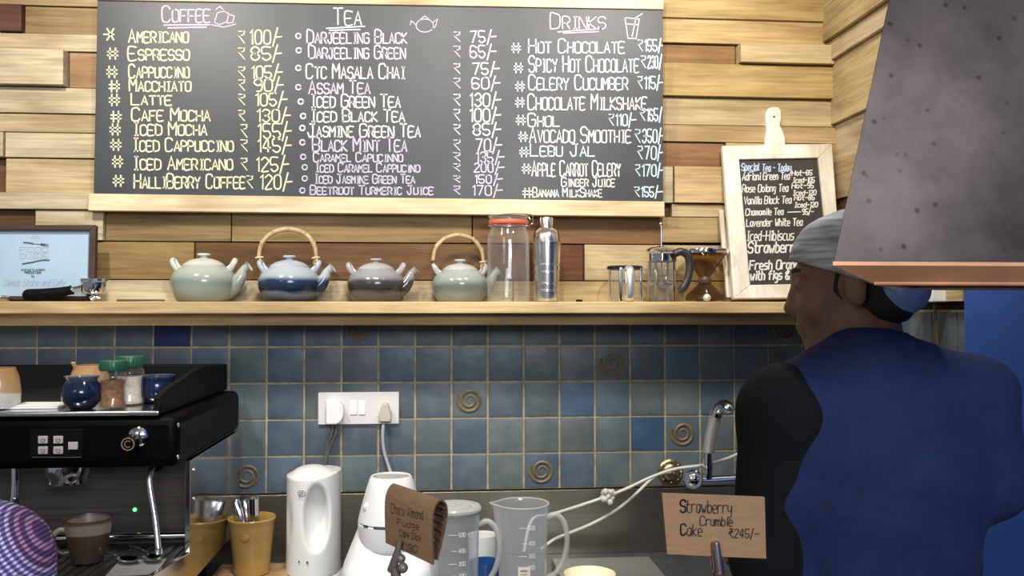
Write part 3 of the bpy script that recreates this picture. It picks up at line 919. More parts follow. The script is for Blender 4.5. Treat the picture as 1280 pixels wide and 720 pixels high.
# ================================================================== THINGS ON THE SHELF
YS = -.115
KS = mpp(at(480, 350, YS))
GLASS = glass_mat('clear_glass', (.97, .975, .97), .035, (.9, .88, .86), .03, .35)
T_ = Matrix.Translation


def shelf_pt(px, Y=YS):
    p = at(px, 372, Y); p.z = ST; return p


def teapot(px, name, label, mats, hoop=None, spout_mat=None, s=1.0, dark_wrap=False, Y=YS, rz=0):
    base = shelf_pt(px, Y)
    g, lidm = mats
    t = empty(name, base, label, 'teapot', group=None)
    m = MB()
    m.lathe([(.060, 0), (.066, .004), (.075, .022), (.0805, .043), (.0795, .058), (.073, .073), (.062, .083), (.053, .089), (.050, .091), (.0495, .088), (.040, .086)], 48)
    m.build('body', g, t)
    m = MB()
    m.lathe([(.0515, .0895), (.0515, .0925), (.047, .0965), (.036, .1035), (.020, .1085), (.010, .110), (.008, .1135), (.009, .1155), (.0165, .1165), (.0170, .1195), (.0150, .1215), (.001, .1220)], 40)
    m.build('lid', lidm, t)
    m = MB()
    # flared spout
    pts = smooth([(.058, 0, .030), (.078, -.004, .042), (.092, -.006, .062), (.100, -.007, .080), (.114, -.008, .0905)], 5)
    n = len(pts)
    r = [.026 - .016 * min(1, i / (n * .72)) for i in range(n)]
    r[-1] = .0155; r[-2] = .0125; r[-3] = .0108
    m.tube(pts, r, 16, caps=False)
    pi = [pts[-1] - Vector((.0005, 0, .0005)), pts[-3]]
    m.tube(pi, [.0145, .009], 16, caps=False)
    m.build('spout', g, t)
    for sgn in (-1, 1):
        m = MB()
        pts = smooth([(sgn * .055, .0, .080), (sgn * .066, .006, .090), (sgn * .0735, .006, .103), (sgn * .078, 0, .1065), (sgn * .0765, -.006, .098), (sgn * .070, -.006, .086), (sgn * .064, -.003, .077)], 4)
        m.tube(pts, .0043, 10, flat=1.5)
        m.build('lug', lidm, t)
    if hoop:
        m = MB()
        A = smooth([(-.073, 0, .098), (-.079, 0, .118), (-.073, 0, .150), (-.052, 0, .176), (-.020, 0, .190), (.012, 0, .190), (.044, 0, .177), (.064, 0, .150), (.070, 0, .118), (.066, 0, .098)], 6)
        n = len(A)
        m.tube(A, [.0042 + .0022 * math.sin(PI * i / (n - 1)) for i in range(n)], 10)
        B = [p + Vector((.004 * math.sin(i * .8), .006 * math.cos(i * .8), .003)) for i, p in enumerate(A)]
        m.tube(B[1:-1], .0022, 6)
        h = m.build('cane_handle', hoop, t)
        for sgn, xx in ((-1, -.078), (1, .069)):
            m = MB()
            m.tube([(xx + .009 * math.cos(a), .009 * math.sin(a), .116 + .001 * math.cos(a)) for a in [2 * PI * k / 16 for k in range(16)]], .0026, 8, closed=True)
            m.tube(smooth([(xx - .002, .006, .118), (xx - .004, .008, .104), (xx + sgn * -.003, .002, .094), (xx + .004, -.006, .103), (xx + .003, -.006, .117)], 4), .0022, 6)
            m.build('binding', pm('dark_cane', (.16, .10, .05), .6) if dark_wrap and sgn < 0 else pm('cane_ring', (.70, .60, .42), .5), h)
    t.scale = (s, s, s); t.rotation_euler = (0, 0, rz)
    return t


cel = glaze_mat('celadon_glaze', [(0, (.36, .36, .27)), (.03, (.29, .33, .265)), (.045, (.21, .26, .235)), (.07, (.38, .42, .36)), (.12, (.50, .52, .46))])
celL = pm('celadon_lid', (.60, .60, .53), .2, var=.1, scale=20)
blu = glaze_mat('blue_glaze', [(.006, (.02, .022, .04)), (.020, (.14, .16, .19)), (.027, (.010, .016, .040)), (.052, (.022, .042, .095)), (.066, (.38, .44, .46)), (.12, (.54, .58, .58))])
bluL = pm('blue_lid', (.45, .50, .58), .2, var=.2, scale=20)
gry = glaze_mat('grey_brown_glaze', [(0, (.10, .08, .065)), (.022, (.12, .10, .085)), (.032, (.032, .027, .025)), (.054, (.06, .053, .05)), (.068, (.27, .265, .27)), (.12, (.38, .38, .39))])
gryL = pm('grey_lid', (.44, .42, .41), .22, var=.15, scale=20)
sag = glaze_mat('sage_glaze', [(0, (.32, .33, .275)), (.03, (.15, .175, .15)), (.042, (.14, .165, .145)), (.062, (.29, .335, .30)), (.12, (.43, .46, .42))])
sagL = pm('sage_lid', (.48, .49, .46), .2, var=.12, scale=20)
CANE = pm('cane', (.52, .38, .19), .45, var=.25, scale=50)
teapot(254.5, 'teapot', 'pale celadon green teapot without a hoop handle, beside the blue framed print', (cel, celL), s=1.02)
teapot(361.5, 'teapot', 'teapot with navy blue band and light cane hoop handle', (blu, bluL), CANE, s=.985)
teapot(470, 'teapot', 'grey and dark brown teapot without a hoop handle, between the two hooped teapots', (gry, gryL), s=.93)
teapot(575, 'teapot', 'sage green teapot with a cane hoop handle, next to the glass jar', (sag, sagL), CANE, s=.93, dark_wrap=True, Y=-.088, rz=.25)

# --- large clip jar
p = shelf_pt(635.5, -.14); t = empty('storage_jar', p, 'large empty clear glass jar with red rubber seal and wire clip lid', 'jar')
m = MB()
m.lathe([(.046, .001), (.0535, .004), (.0555, .012), (.0555, .165), (.053, .180), (.047, .190), (.0475, .200), (.049, .203)], 44, cap=False)
m.lathe([(.001, .006), (.044, .007), (.0525, .014), (.0527, .165), (.050, .178), (.045, .189), (.0455, .202)], 44, cap=False)
m.lathe([(.001, .001), (.046, .001)], 44, cap=False)
m.build('glass_body', GLASS, t)
m = MB(); m.lathe([(.0455, .203), (.0515, .203), (.0525, .206), (.0525, .211), (.0515, .213), (.0455, .213)], 44, cap=False); m.build('rubber_seal', pm('red_rubber', (.62, .13, .06), .5), t)
m = MB(); m.lathe([(.044, .213), (.0505, .2132), (.051, .221), (.048, .2255), (.030, .2275), (.001, .228)], 44); m.build('glass_lid', glass_mat('lid_glass', (.9, .9, .88), .1, (.8, .72, .62), .05, .3), t)
m = MB()
m.tube([(.0545 * math.cos(a), .0545 * math.sin(a), .198) for a in [2 * PI * k / 40 for k in range(40)]], .0011, 6, closed=True)
m.tube([(.0525 * math.cos(a), .0525 * math.sin(a), .2225) for a in [2 * PI * k / 40 for k in range(40)]], .0011, 6, closed=True)
m.tube(smooth([(.054, -.006, .198), (.063, -.006, .205), (.064, -.006, .219), (.057, -.006, .229), (.0, -.004, .231), (-.054, -.004, .222)], 5), .0012, 6)
m.tube(smooth([(.054, .006, .198), (.061, .004, .212), (.054, .006, .223)], 5), .0012, 6)
m.build('wire_clip', CHROME, t)

# --- cocktail shaker
p = shelf_pt(683); t = empty('cocktail_shaker', p, 'polished steel cocktail shaker with a capped dome lid', 'cocktail shaker')
SHK = pm('shaker_steel', (.80, .79, .77), .2, 1.0)
prof = [(.030, 0), (.0335, .002), (.034, .006)]
for k, zz in enumerate((.030, .048, .078, .098)):
    r0 = .034 + zz * .030
    prof += [(r0, zz - .0028), (r0 - .0022, zz - .0012), (r0 - .0022, zz + .0012), (r0, zz + .0028)]
prof += [(.0385, .150), (.0385, .1535)]
m = MB(); m.lathe(prof, 44); m.build('tumbler', SHK, t)
m = MB(); m.lathe([(.0385, .1536), (.0412, .1545), (.0412, .158), (.0375, .160), (.0362, .175), (.031, .188), (.022, .195), (.0185, .197)], 44); m.build('strainer_top', SHK, t)
m = MB(); m.lathe([(.0185, .1972), (.0195, .198), (.0185, .220), (.0165, .2245), (.006, .2262), (.001, .2264)], 32); m.build('cap', SHK, t)

# --- bottle cap
m = MB(); m.lathe([(.0085, 0), (.0095, .002), (.009, .005), (.006, .006), (.001, .006)], 20)
p = shelf_pt(724); o = m.build('bottle_cap', BLACKMATT, origin=None); o.location = p; tag(o, 'tiny black bottle cap lying on the shelf right of the steel shaker', 'cap')

# --- glass press pot without its lid
p = shelf_pt(781); t = empty('coffee_press_beaker', p, 'short glass press pot without lid, dark rim and chrome handle facing out', 'coffee press')
m = MB()
m.lathe([(.001, .003), (.043, .003), (.045, .006), (.045, .092), (.0465, .094)], 40, cap=False)
m.lathe([(.001, .006), (.042, .007), (.043, .092)], 40, cap=False); m.build('glass_body', GLASS, t)
m = MB(); m.lathe([(.0455, .086), (.048, .087), (.0485, .094), (.046, .096), (.0448, .093), (.0448, .087)], 40, cap=False); m.build('rim_band', pm('dark_chrome', (.10, .10, .11), .2, .9), t)
m = MB()
m.box((-.026, -.051, 0.), (-.016, -.045, .090)); m.box((.034, -.034, 0), (.040, -.028, .09)); m.box((-.045, -.018, 0), (-.041, -.010, .09))
m.build('frame_strip', CHROME, t, bevel=.002)
m = MB()
m.tube(smooth([(-.002, -.047, .084), (-.002, -.066, .088), (-.002, -.078, .076), (-.002, -.080, .045), (-.002, -.074, .012), (-.002, -.058, .004), (-.002, -.047, .010)], 6), [.011] * 37, 14, flat=.6)
m.build('handle', pm('satin_chrome', (.84, .82, .78), .38, .85), t)

# --- french press with the plunger up
p = shelf_pt(827); t = empty('french_press', p, 'glass french press with raised plunger rod and thick black handle', 'coffee press')
m = MB()
m.lathe([(.001, .004), (.036, .004), (.0385, .008), (.0385, .130), (.040, .133)], 40, cap=False)
m.lathe([(.001, .008), (.035, .009), (.0367, .130)], 40, cap=False); m.build('glass_body', GLASS, t)
m = MB(); m.lathe([(.0387, .108), (.0405, .109), (.0405, .128), (.0387, .129)], 40, cap=False)
for a in (2.2, -2.2, -.9, .9):
    c_, s_ = math.cos(a) * .0405, math.sin(a) * .0405
    m.box((-.0035, -.0012, 0), (.0035, .0012, .112), M=T_((c_, s_, 0)) @ Matrix.Rotation(a + PI / 2, 4, 'Z'))
m.build('chrome_band', CHROME, t)
m = MB(); m.lathe([(.041, .1335), (.0425, .136), (.040, .141), (.030, .146), (.012, .149), (.005, .151), (.005, .153)], 40); m.build('lid', CHROME, t)
m = MB(); m.tube([(0, 0, .045), (0, 0, .206)], .0019, 10); m.ball((0, 0, .210), .0065, scale=(1, 1, .8)); m.lathe([(.001, .044), (.034, .044), (.0345, .050), (.030, .053), (.001, .054)], 32)
m.build('plunger', CHROME, t)
m = MB()
m.tube(smooth([(.024, -.038, .126), (.042, -.040, .133), (.060, -.041, .122), (.066, -.041, .095), (.060, -.041, .060), (.046, -.040, .034), (.036, -.038, .028)], 6), [.009, .0095] + [.0105] * 29 + [.009, .0085, .008, .0075, .007, .006], 14)
m.build('handle', pm('handle_black', (.03, .03, .032), .3), t)

# --- amber pour-over
p = shelf_pt(881); t = empty('pour_over_dripper', p, 'amber glass hourglass pour-over coffee dripper, next to the white framed chalkboard', 'coffee dripper')
AMB = glass_mat('amber_glass', (.58, .45, .28), .12, (.16, .11, .06), .04, .35)
m = MB()
m.lathe([(.001, .003), (.050, .003), (.053, .007), (.051, .016), (.014, .052), (.0115, .058), (.013, .064), (.060, .132), (.062, .139)], 44, cap=False)
m.build('glass_body', AMB, t)
m = MB(); m.lathe([(.0595, .129), (.0635, .130), (.0645, .138), (.0630, .142), (.0605, .140)], 44, cap=False); m.build('rim_ring', CHROME, t)
m = MB(); m.lathe([(.0135, .047), (.0175, .053), (.0175, .063), (.0135, .069)], 24, cap=False); m.build('neck_collar', pm('collar_dark', (.10, .06, .03), .4), t)
m = MB(); m.ball((-.012, -.058, .0105), .0105); o = m.build('glass_stopper', pm('crystal', (.85, .83, .78), .05, .6)); o.location = p
tag(o, 'small bright glass ball stopper in front of the amber dripper', 'stopper')

# --- framed print at the left
YF = -.10
fp = Plane(at(40, 376, -.14), Vector((0, -1, .12)))
FO = fp.hit(40, 376); FO.z = ST
pf = empty('picture_frame', FO, 'dark wooden framed pale blue print with fork and knife, leaning at the left end', 'picture frame')
FRD = wood_mat('dark_frame_wood', 0, False, (.075, .045, .035), .3)
fpn = fp.n
Of = [fp.hit(-60, 281), fp.hit(119.5, 281), fp.hit(117.5, 374.6), fp.hit(-60, 374.6)]
If = [fp.hit(-54, 287), fp.hit(112, 287.5), fp.hit(109.5, 370), fp.hit(-54, 370)]
m = MB()
for i in range(4):
    j = (i + 1) % 4
    m.prism([Of[i], Of[j], If[j], If[i]], -fpn * .018)
m.build('frame', FRD, pf, origin=FO, bevel=.0015)
m = MB(); m.prism([fp.hit(-56, 285, -.008), fp.hit(114, 285, -.008), fp.hit(112, 371, -.008), fp.hit(-56, 371, -.008)], -fpn * .004)
m.build('mount', pm('mount_grey', (.16, .20, .26), .5), pf, origin=FO)
m = MB(); m.prism([fp.hit(-56, 292, -.0072), fp.hit(109, 292.5, -.0072), fp.hit(107.5, 371, -.0072), fp.hit(-56, 371, -.0072)], -fpn * .001)
m.build('print', pm('print_paper', (.38, .51, .63), .25, var=.08, scale=7), pf, origin=FO)
pp = lambda x, y, h=.0004: fp.hit(x, y, -.0072 + h)
PF = mpp(FO)
INK = pm('print_ink', (.05, .055, .07), .6); INKL = pm('print_ink_light', (.33, .36, .40), .6)
m = MB()
fk = [(28, 302.5), (34, 302), (48, 305)]
ribbon(m, [pp(28, 302.6), pp(34, 303), pp(40, 304.2)], fpn, 2.0 * PF); ribbon(m, [pp(40, 304.2), pp(50, 305)], fpn, 1.0 * PF)
ribbon(m, [pp(50, 305), pp(54, 305.5)], fpn, 3.0 * PF)
for dy in (-1.3, 0, 1.3): ribbon(m, [pp(54, 305.5 + dy), pp(59, 306.2 + dy)], fpn, .7 * PF)
ribbon(m, [pp(26.5, 329.5), pp(32, 328.5), pp(40, 327.2)], fpn, 2.0 * PF); ribbon(m, [pp(40, 327.2), pp(47, 325.5), pp(54, 324.6), pp(60, 324.8)], fpn, 1.8 * PF)
write(m, 'is proud to present', pp, fpn, 25, 55, 335, 338, .5 * PF)
write(m, 'PRODUCTION', pp, fpn, 29.5, 49.5, 339, 341.5, .7 * PF)
write(m, 'by', pp, fpn, 38, 41, 343, 346, .5 * PF)
m.build('emblem', INK, pf, origin=FO)
m = MB()
for (t_, ya, yb_) in (('FOOD', 308.5, 314.5), ('GUIDE', 316.5, 322.5)):
    write(m, t_, pp, fpn, 23.5, 58.5, ya, yb_, .75 * PF)
write(m, 'Sienna Store and Cafe', pp, fpn, 2, 79, 349, 357, .8 * PF, slant=.35)
ribbon(m, [pp(36, 297), pp(49, 296.5)], fpn, 1.0 * PF); ribbon(m, [pp(38, 294.5), pp(47, 294.3)], fpn, .8 * PF)
m.build('lettering', INKL, pf, origin=FO)

# --- portafilter lying on the shelf
p = at(118, 372, -.165); p.z = ST
t = empty('portafilter', p, 'espresso portafilter with black handle lying on the shelf before the framed print', 'portafilter')
m = MB(); m.lathe([(.012, .016), (.026, .019), (.031, .026), (.0315, .048), (.0345, .050), (.0345, .056), (.031, .057), (.029, .050), (.027, .030), (.001, .027)], 40)
m.build('basket_holder', CHROME, t)
m = MB(); m.tube(smooth([(0, 0, .018), (.0, 0, .010), (-.008, -.004, .004)], 4), .0085, 12); m.tube([(0, 0, .012), (.012, .004, .0075)], .0075, 10); m.build('spout', CHROME, t)
m = MB(); m.tube([(-.030, 0, .035), (-.046, 0, .031), (-.058, 0, .028)], [.007, .0065, .008], 12); m.build('neck', CHROME, t)
m = MB(); m.tube(smooth([(-.054, 0, .0285), (-.060, 0, .027), (-.090, 0, .021), (-.125, 0, .0165), (-.158, 0, .0155), (-.172, 0, .0155)], 5), [.0105, .0125, .0125, .012, .0115, .0115, .0115, .012, .0125, .013, .0135, .014, .0145, .0148, .015, .0152, .0153, .0153, .0153, .0153, .0150, .0142, .0125, .010, .007, .003], 16)
m.build('handle', BLACKMATT, t)
# small tin at the left edge and the stirrer
m = MB(); m.lathe([(.022, 0), (.0235, .002), (.0235, .012), (.022, .0145), (.001, .015)], 32); o = m.build('tin_lid', pm('tin', (.6, .52, .45), .25, .9)); p = at(-2, 373, -.16); p.z = ST; o.location = p
tag(o, 'small metal tin lid at the left edge of the shelf before the framed print', 'lid')
m = MB(); a_ = at(146, 374, -.17); a_.z = ST + .003; b_ = at(206, 374, -.15); b_.z = ST + .003
m.tube([a_, b_], [.0032, .0024], 8); tag(m.build('wooden_stirrer', pm('stirrer_wood', (.10, .055, .03), .5)), 'thin dark wooden stick on the shelf between portafilter and celadon teapot', 'stick')

# ================================================================== WALL SOCKET, PLUGS, TAP
YW = -.0075
sk = Plane((0, YW, 0), (0, -1, 0))
SO = at(448, 510, YW)
t = empty('power_socket', SO, 'white double wall socket plate with two rocker switches on the blue tiles', 'socket')
c0, c1 = at(398, 530.5, YW), at(499, 489.5, YW)
MB().box((c0.x, YW - .010, c0.z), (c1.x, YW, c1.z)).build('face_plate', pm('socket_plastic', (.72, .68, .67), .3), t, bevel=.002, origin=SO)
for (a, b) in ((438, 446.5), (448.5, 457)):
    q0, q1 = at(a, 517.5, YW), at(b, 500, YW)
    m = MB(); m.prism([(q0.x, YW - .010, q0.z), (q0.x, YW - .0135, q0.z), (q0.x, YW - .011, q1.z - .001), (q0.x, YW - .010, q1.z)], (q1.x - q0.x, 0, 0)); m.build('rocker_switch', WHITEPL, t, bevel=.0006, origin=SO)
YP = YW - .0105
q = at(420, 514, YP); t = empty('power_plug', q, 'white D-shaped plug in the left side of the wall socket, with dark cords', 'plug')
out = []
w_ = 11 * mpp(q); h_ = 15 * mpp(q)
for i in range(13):
    a = -PI / 2 + PI * i / 12; out.append((w_ * .1 + w_ * .9 * math.cos(a), 0, h_ * math.sin(a)))
out += [(-w_, 0, h_), (-w_, 0, -h_)]
m = MB(); m.prism(out, (0, -.030, 0)); m.build('plug_body', WHITEPL, t, bevel=.004)
m = MB()
for dx in (0, .010):
    m.tube(smooth([(-.006 + dx, -.012, -h_ + .002), (-.010 + dx, -.014, -h_ - .03), (-.022 + dx * .6, -.012, -h_ - .065), (-.030, -.03, -h_ - .15), (-.028, -.05, -.35)], 6), .0033, 8)
m.build('cord', pm('cord_dark', (.09, .085, .07), .5), t)
q = at(482, 514, YP); t = empty('power_plug', q, 'beige triangular plug in the right side of the wall socket, with grey cord', 'plug')
k = mpp(q)
m = MB(); m.prism([(-7.5 * k, 0, -12 * k), (7.5 * k, 0, -12 * k), (8 * k, 0, -4 * k), (3 * k, 0, 11 * k), (-3 * k, 0, 11 * k), (-8 * k, 0, -4 * k)], (0, -.028, 0)); m.build('plug_body', pm('beige_plastic', (.55, .49, .40), .4), t, bevel=.004)
m = MB(); m.tube(smooth([(-2 * k, -.014, -11 * k), (-3 * k, -.016, -30 * k), (-1 * k, -.015, -50 * k), (6 * k, -.02, -72 * k), (10 * k, -.05, -85 * k), (11 * k, -.12, -120 * k), (10 * k, -.18, -160 * k)], 6), .0047, 10)
m.build('cord', pm('cord_grey', (.42, .41, .40), .45), t)

# --- tap
YT = -.13
TO = at(895, 600, -.02)
t = empty('wall_tap', TO, 'chrome wall mounted mixer tap with raised swivel spout', 'tap')
A = lambda x, y, Y=YT: at(x, y, Y) - TO
m = MB(); m.tube([A(858, 600), A(875, 601), A(900, 600), A(928, 598)], [.014, .012, .014, .013], 16); m.tube([A(862, 600), A(862, 600, -.008)], [.011, .011], 14); m.tube([A(926, 598), A(926, 598, -.008)], .011, 14)
m.build('mixer_body', CHROME, t)
m = MB(); a_ = A(867, 599, YT - .012); b_ = A(866.5, 600, YT - .055)
m.tube([a_, a_ + (b_ - a_) * .2, a_ + (b_ - a_) * .9, b_], [.012, .024, .0255, .022], 24); m.tube([b_, b_ + (b_ - a_) * .03], [.015, .013], 20); m.build('valve_knob', CHROME, t)
m = MB(); m.tube([A(885, 598), A(885, 580), A(886, 562)], [.013, .0125, .013], 16); m.build('spout_riser', CHROME, t)
m = MB(); m.tube(smooth([A(886, 564), A(889, 545, YT - .01), A(894, 523, YT - .02), A(897, 513, YT - .03)], 5), [.0165] * 15 + [.0155], 16); m.build('spout_tube', pm('satin_chrome', (.84, .82, .78), .38, .85), t)
m = MB(); m.tube(smooth([A(895, 520, YT - .026), A(898, 512, YT - .032), A(904, 507.5, YT - .045), A(909, 509, YT - .06), A(910, 514, YT - .066)], 5), [.0165] * 14 + [.0165, .017, .0175, .018, .018, .0175, .0155], 16); m.build('spout_outlet', CHROME, t)
q = at(838, 590, -.008); m = MB()
MM = T_(q) @ Matrix.Rotation(PI / 2, 4, 'X')
m.lathe([(.036, 0), (.036, .003), (.031, .007), (.026, .007), (.022, .012), (.012, .016), (.001, .017)], 40, M=MM)
for k in range(8):
    a = 2 * PI * k / 8; m.ball((q.x + .029 * math.cos(a), q.y - .008, q.z + .029 * math.sin(a)), .0045)
tag(m.build('wall_flange', pm('old_bronze', (.30, .24, .15), .3, .9, var=.4, scale=90), origin=q), 'round ornate bronze cover on the tiles left of the tap', 'wall cover')
HOSE = pm('hose_white', (.60, .58, .52), .35)
m = MB(); m.tube(smooth([at(935, 560, -.05), at(912, 572, -.06), at(880, 581, -.09), at(845, 586, -.10), at(815, 596, -.10), at(785, 610, -.11), at(760, 620, -.12), at(725, 632, -.14), at(690, 643, -.2), at(665, 650, -.26), at(655, 690, -.3)], 6), .0042, 10)
tag(m.build('water_hose', HOSE), 'thin white hose looping behind the tap spout, the upper of two', 'hose')
m = MB(); m.tube(smooth([at(838, 590, -.025), at(818, 596, -.05), at(790, 622, -.08), at(765, 641, -.10), at(735, 657, -.13), at(705, 669, -.2), at(690, 676, -.26), at(676, 687, -.3)], 6), .0042, 10)
tag(m.build('water_hose', HOSE), 'thin white hose hanging from the bronze cover, the lower of two', 'hose')
cb = random.Random(5); m = MB(); q = at(760, 620, -.128)
for k in range(16):
    d = Vector((cb.uniform(-1, 1), cb.uniform(-1, 1), cb.uniform(-1, 1))) * .014
    m.ball(q + d, cb.uniform(.006, .009), seg=8)
m.tube([q + Vector((-.02, .004, -.009)), q + Vector((.02, -.004, .009))], .0065, 8)
tag(m.build('hose_clip', pm('knot_plastic', (.55, .53, .47), .25)), 'knotted clear plastic clip on the upper white hose', 'clip')

# ================================================================== ESPRESSO MACHINE
XR = -.512
MO = Vector((-.85, -.4, CZ))
em = empty('espresso_machine', MO, 'large black espresso machine with steel lower body and cup tray, at the left', 'espresso machine')
MZ = 1.347     # cup tray height


def mpart(mb, name, mat, bevel=.002, parent=None):
    if parent is None: return mb.build(name, mat, em, bevel=bevel, origin=MO)
    return mb.build(name, mat, parent, bevel=bevel, origin=MO)


m = MB(); m.box((-1.2, -.648, 1.234), (XR, -.1, 1.337)); mpart(m, 'upper_housing', BLACKGLOSS, .018)
m = MB(); m.box((-1.19, -.650, 1.3372), (-.549, -.115, MZ)); mpart(m, 'cup_tray', pm('tray_steel', (.62, .61, .62), .2, 1.0), .003)
m = MB(); m.prism([(-.560, -.648, 1.338), (-.560, -.648, 1.374), (-.560, -.60, 1.386), (-.560, -.36, 1.4135), (-.560, -.1, 1.405), (-.560, -.1, 1.338)], (.014, 0, 0)); mpart(m, 'side_rail', BLACKMATT, .003)
m = MB(); m.box((-1.2, -.115, 1.338), (-.546, -.1, 1.4055)); mpart(m, 'rear_rail', BLACKMATT, .003)
DSTEEL = pm('dark_steel', (.13, .115, .10), .42, .8, var=.25, scale=5, stretch=(1, 1, 30))
m = MB(); m.box((-1.19, -.46, .99), (-.5235, -.1, 1.236)); mpart(m, 'lower_body', DSTEEL, .003)
MIR = pm('polished_steel', (.48, .47, .45), .10, 1.0)
pf0 = atx(238, 690, XR); pf1 = atx(190, 720, XR)
zb = .978
m = MB(); m.prism([(-.523, -.558, 1.2335), (-.523, -.558, pf0.z), (-.523, pf1.y, pf1.z), (-.523, pf1.y + .0, zb), (-.523, -.1, zb), (-.523, -.1, 1.2335)], (.011, 0, 0)); mpart(m, 'side_panel', MIR, .001)
m = MB(); m.box((-1.19, -.80, .978), (-.5235, -.461, 1.040)); mpart(m, 'drip_tray', pm('drip_steel', (.20, .19, .18), .3, .9), .003)
m = MB()
for k in range(30):
    x = -1.17 + k * .0215; m.box((x, -.79, 1.0405), (x + .012, -.48, 1.0435))
mpart(m, 'drip_grid', pm('grid_steel', (.16, .15, .14), .3, .9), .0006)
m = MB(); a_ = at(0, 674, -.478); m.tube([(-1.18, -.478, a_.z), (-.526, -.478, a_.z)], .0085, 12); mpart(m, 'front_rail', CHROME, 0)
for x in (-1.1, -.6):
    for y in (-.7, -.16):
        m = MB(); m.lathe([(.02, CZ), (.018, .978)], 20, M=T_((x, y, 0))); mpart(m, 'foot', BLACKMATT, 0)
YFc = -.6485
fpl = Plane((0, YFc, 0), (0, -1, 0)); mp_ = lambda x, y, h=.001: fpl.hit(x, y, h)


def plate(m, x0, y0, x1, y1, h0, h1):
    a = fpl.hit(x0, y1); b = fpl.hit(x1, y0)
    m.box((a.x, YFc - h1, a.z), (b.x, YFc - h0, b.z)); return m


m = plate(MB(), 38, 536, 104, 573, 0, .002); cp = mpart(m, 'control_panel', BLACKMATT, .001)
BTN = pm('button_ivory', (.45, .42, .38), .4)
for (x, y) in ((49, 544.5), (68, 544.5), (49, 557.5), (68, 557.5), (86.5, 552)):
    m = plate(MB(), x, y, x + 12, y + 9.5, .002, .006); b = mpart(m, 'button', BTN, .001, cp)
    m = MB(); kx = mp_(x + 6, y + 4.5).x
    if x < 80:
        ribbon(m, [mp_(x + 3.5, y + 5.5, .0064), mp_(x + 5, y + 7.5, .0064), mp_(x + 8, y + 7.5, .0064), mp_(x + 9, y + 4, .0064)], NB, .0012); ribbon(m, [mp_(x + 3, y + 4, .0064), mp_(x + 9, y + 4, .0064)], NB, .0010)
        mpart(m, 'cup_symbol', pm('symbol_dark', (.05, .045, .04), .6), 0, cp)
m = MB(); ribbon(m, [mp_(41, 571.3, .0024), mp_(102, 571.3, .0024)], NB, .0011); mpart(m, 'panel_line', pm('panel_line_grey', (.12, .12, .12), .4), 0, cp)
kc = mp_(166, 552.5); kk = mpp(kc)
m = MB(); M_ = T_(kc) @ Matrix.Rotation(PI / 2, 4, 'X'); m.lathe([(.017, 0), (.017, .008), (.0155, .024), (.013, .026), (.001, .026)], 32, M=M_); kb = mpart(m, 'steam_knob', BLACKGLOSS, 0)
m = MB(); m.lathe([(.0128, .0262), (.0128, .0272), (.0105, .0272), (.0105, .0262)], 32, M=M_, cap=False)
ribbon(m, [mp_(166 + 4 * math.cos(a), 552.5 + 4 * math.sin(a), .0276) for a in [.9 + k * 4.5 / 14 for k in range(15)]], NB, .0017); mpart(m, 'knob_emblem', pm('emblem_copper', (.42, .28, .18), .35, .6), 0, kb)
m = MB(); q = mp_(174, 545.5); m.lathe([(.020, 0), (.019, .006), (.013, .011), (.001, .012)], 28, M=T_(q) @ Matrix.Rotation(PI / 2, 4, 'X')); mpart(m, 'knob_collar', CHROME, 0)
for (x, y, Y) in ((223, 531, -.62), (222.5, 571, -.62), (243, 587, -.53), (243, 623, -.53)):
    q = atx(x, y, XR + .001); m = MB(); m.ball(q, .0048, seg=10, scale=(.5, 1, 1)); mpart(m, 'screw', CHROME, 0)
# brew group, water spout, steam wand, lamp
q = at(84, 586, -.56); m = MB(); m.lathe([(.043, 1.2335), (.043, 1.212), (.039, 1.206), (.037, 1.192), (.001, 1.192)][::-1], 36, M=T_((q.x, q.y, 0))); mpart(m, 'group_head', CHROME, 0)
q = at(20, 586, -.58); m = MB(); m.tube([(q.x, q.y, 1.234), (q.x, q.y, 1.20), (q.x, q.y - .004, 1.165)], [.009, .008, .0075], 14); m.tube([(q.x, q.y - .004, 1.168), (q.x, q.y - .004, 1.150)], [.010, .0085], 14); mpart(m, 'water_spout', CHROME, 0)
m = MB(); w0 = at(187, 598, -.60); w1 = at(198, 686, -.63)
m.tube(smooth([(w0.x + .006, -.57, 1.236), (w0.x, -.60, w0.z), (w0.x + (w1.x - w0.x) * .6, -.615, w0.z + (w1.z - w0.z) * .6), w1], 6), .0062, 12); m.tube([w1, w1 - Vector((-.001, 0, .010))], [.0075, .007], 12); sw = mpart(m, 'steam_wand', pm('wand_steel', (.85, .84, .82), .25, 1.0), 0)
m = MB(); m.ball((w0.x + .006, -.575, 1.228), .014); mpart(m, 'wand_joint', BLACKMATT, 0, sw)
q = at(168.5, 637, -.4605); m = MB(); m.lathe([(.004, 0), (.0035, .002), (.001, .0025)], 16, M=T_(q) @ Matrix.Rotation(PI / 2, 4, 'X')); mpart(m, 'power_light', pm('green_led', (.05, .9, .12), .3, emit=6), 0)

# --- things on top of the machine
ZT = MZ + .0005


def tray_pt(px, Y):
    p = at(px, 500, Y); p.z = ZT; return p


NAVY = glaze_mat('navy_glaze', [(0, (.006, .011, .026)), (.03, (.006, .014, .04)), (.05, (.008, .016, .045)), (.064, (.16, .17, .20))], .12)
NAVYR = pm('mug_inside', (.45, .36, .24), .4)


def cup(name, p, label, cat, prof_o, prof_i, mats, handle=None, rz=0, rim=None):
    t = empty(name, p, label, cat, rz)
    m = MB(); m.lathe(prof_o + prof_i[::-1], 40); m.build('body', mats[0], t)
    if handle:
        m = MB(); m.tube(smooth(handle, 6), [.006] * 40 if False else .0058, 12, flat=1.0); m.build('handle', mats[-1], t)
    return t


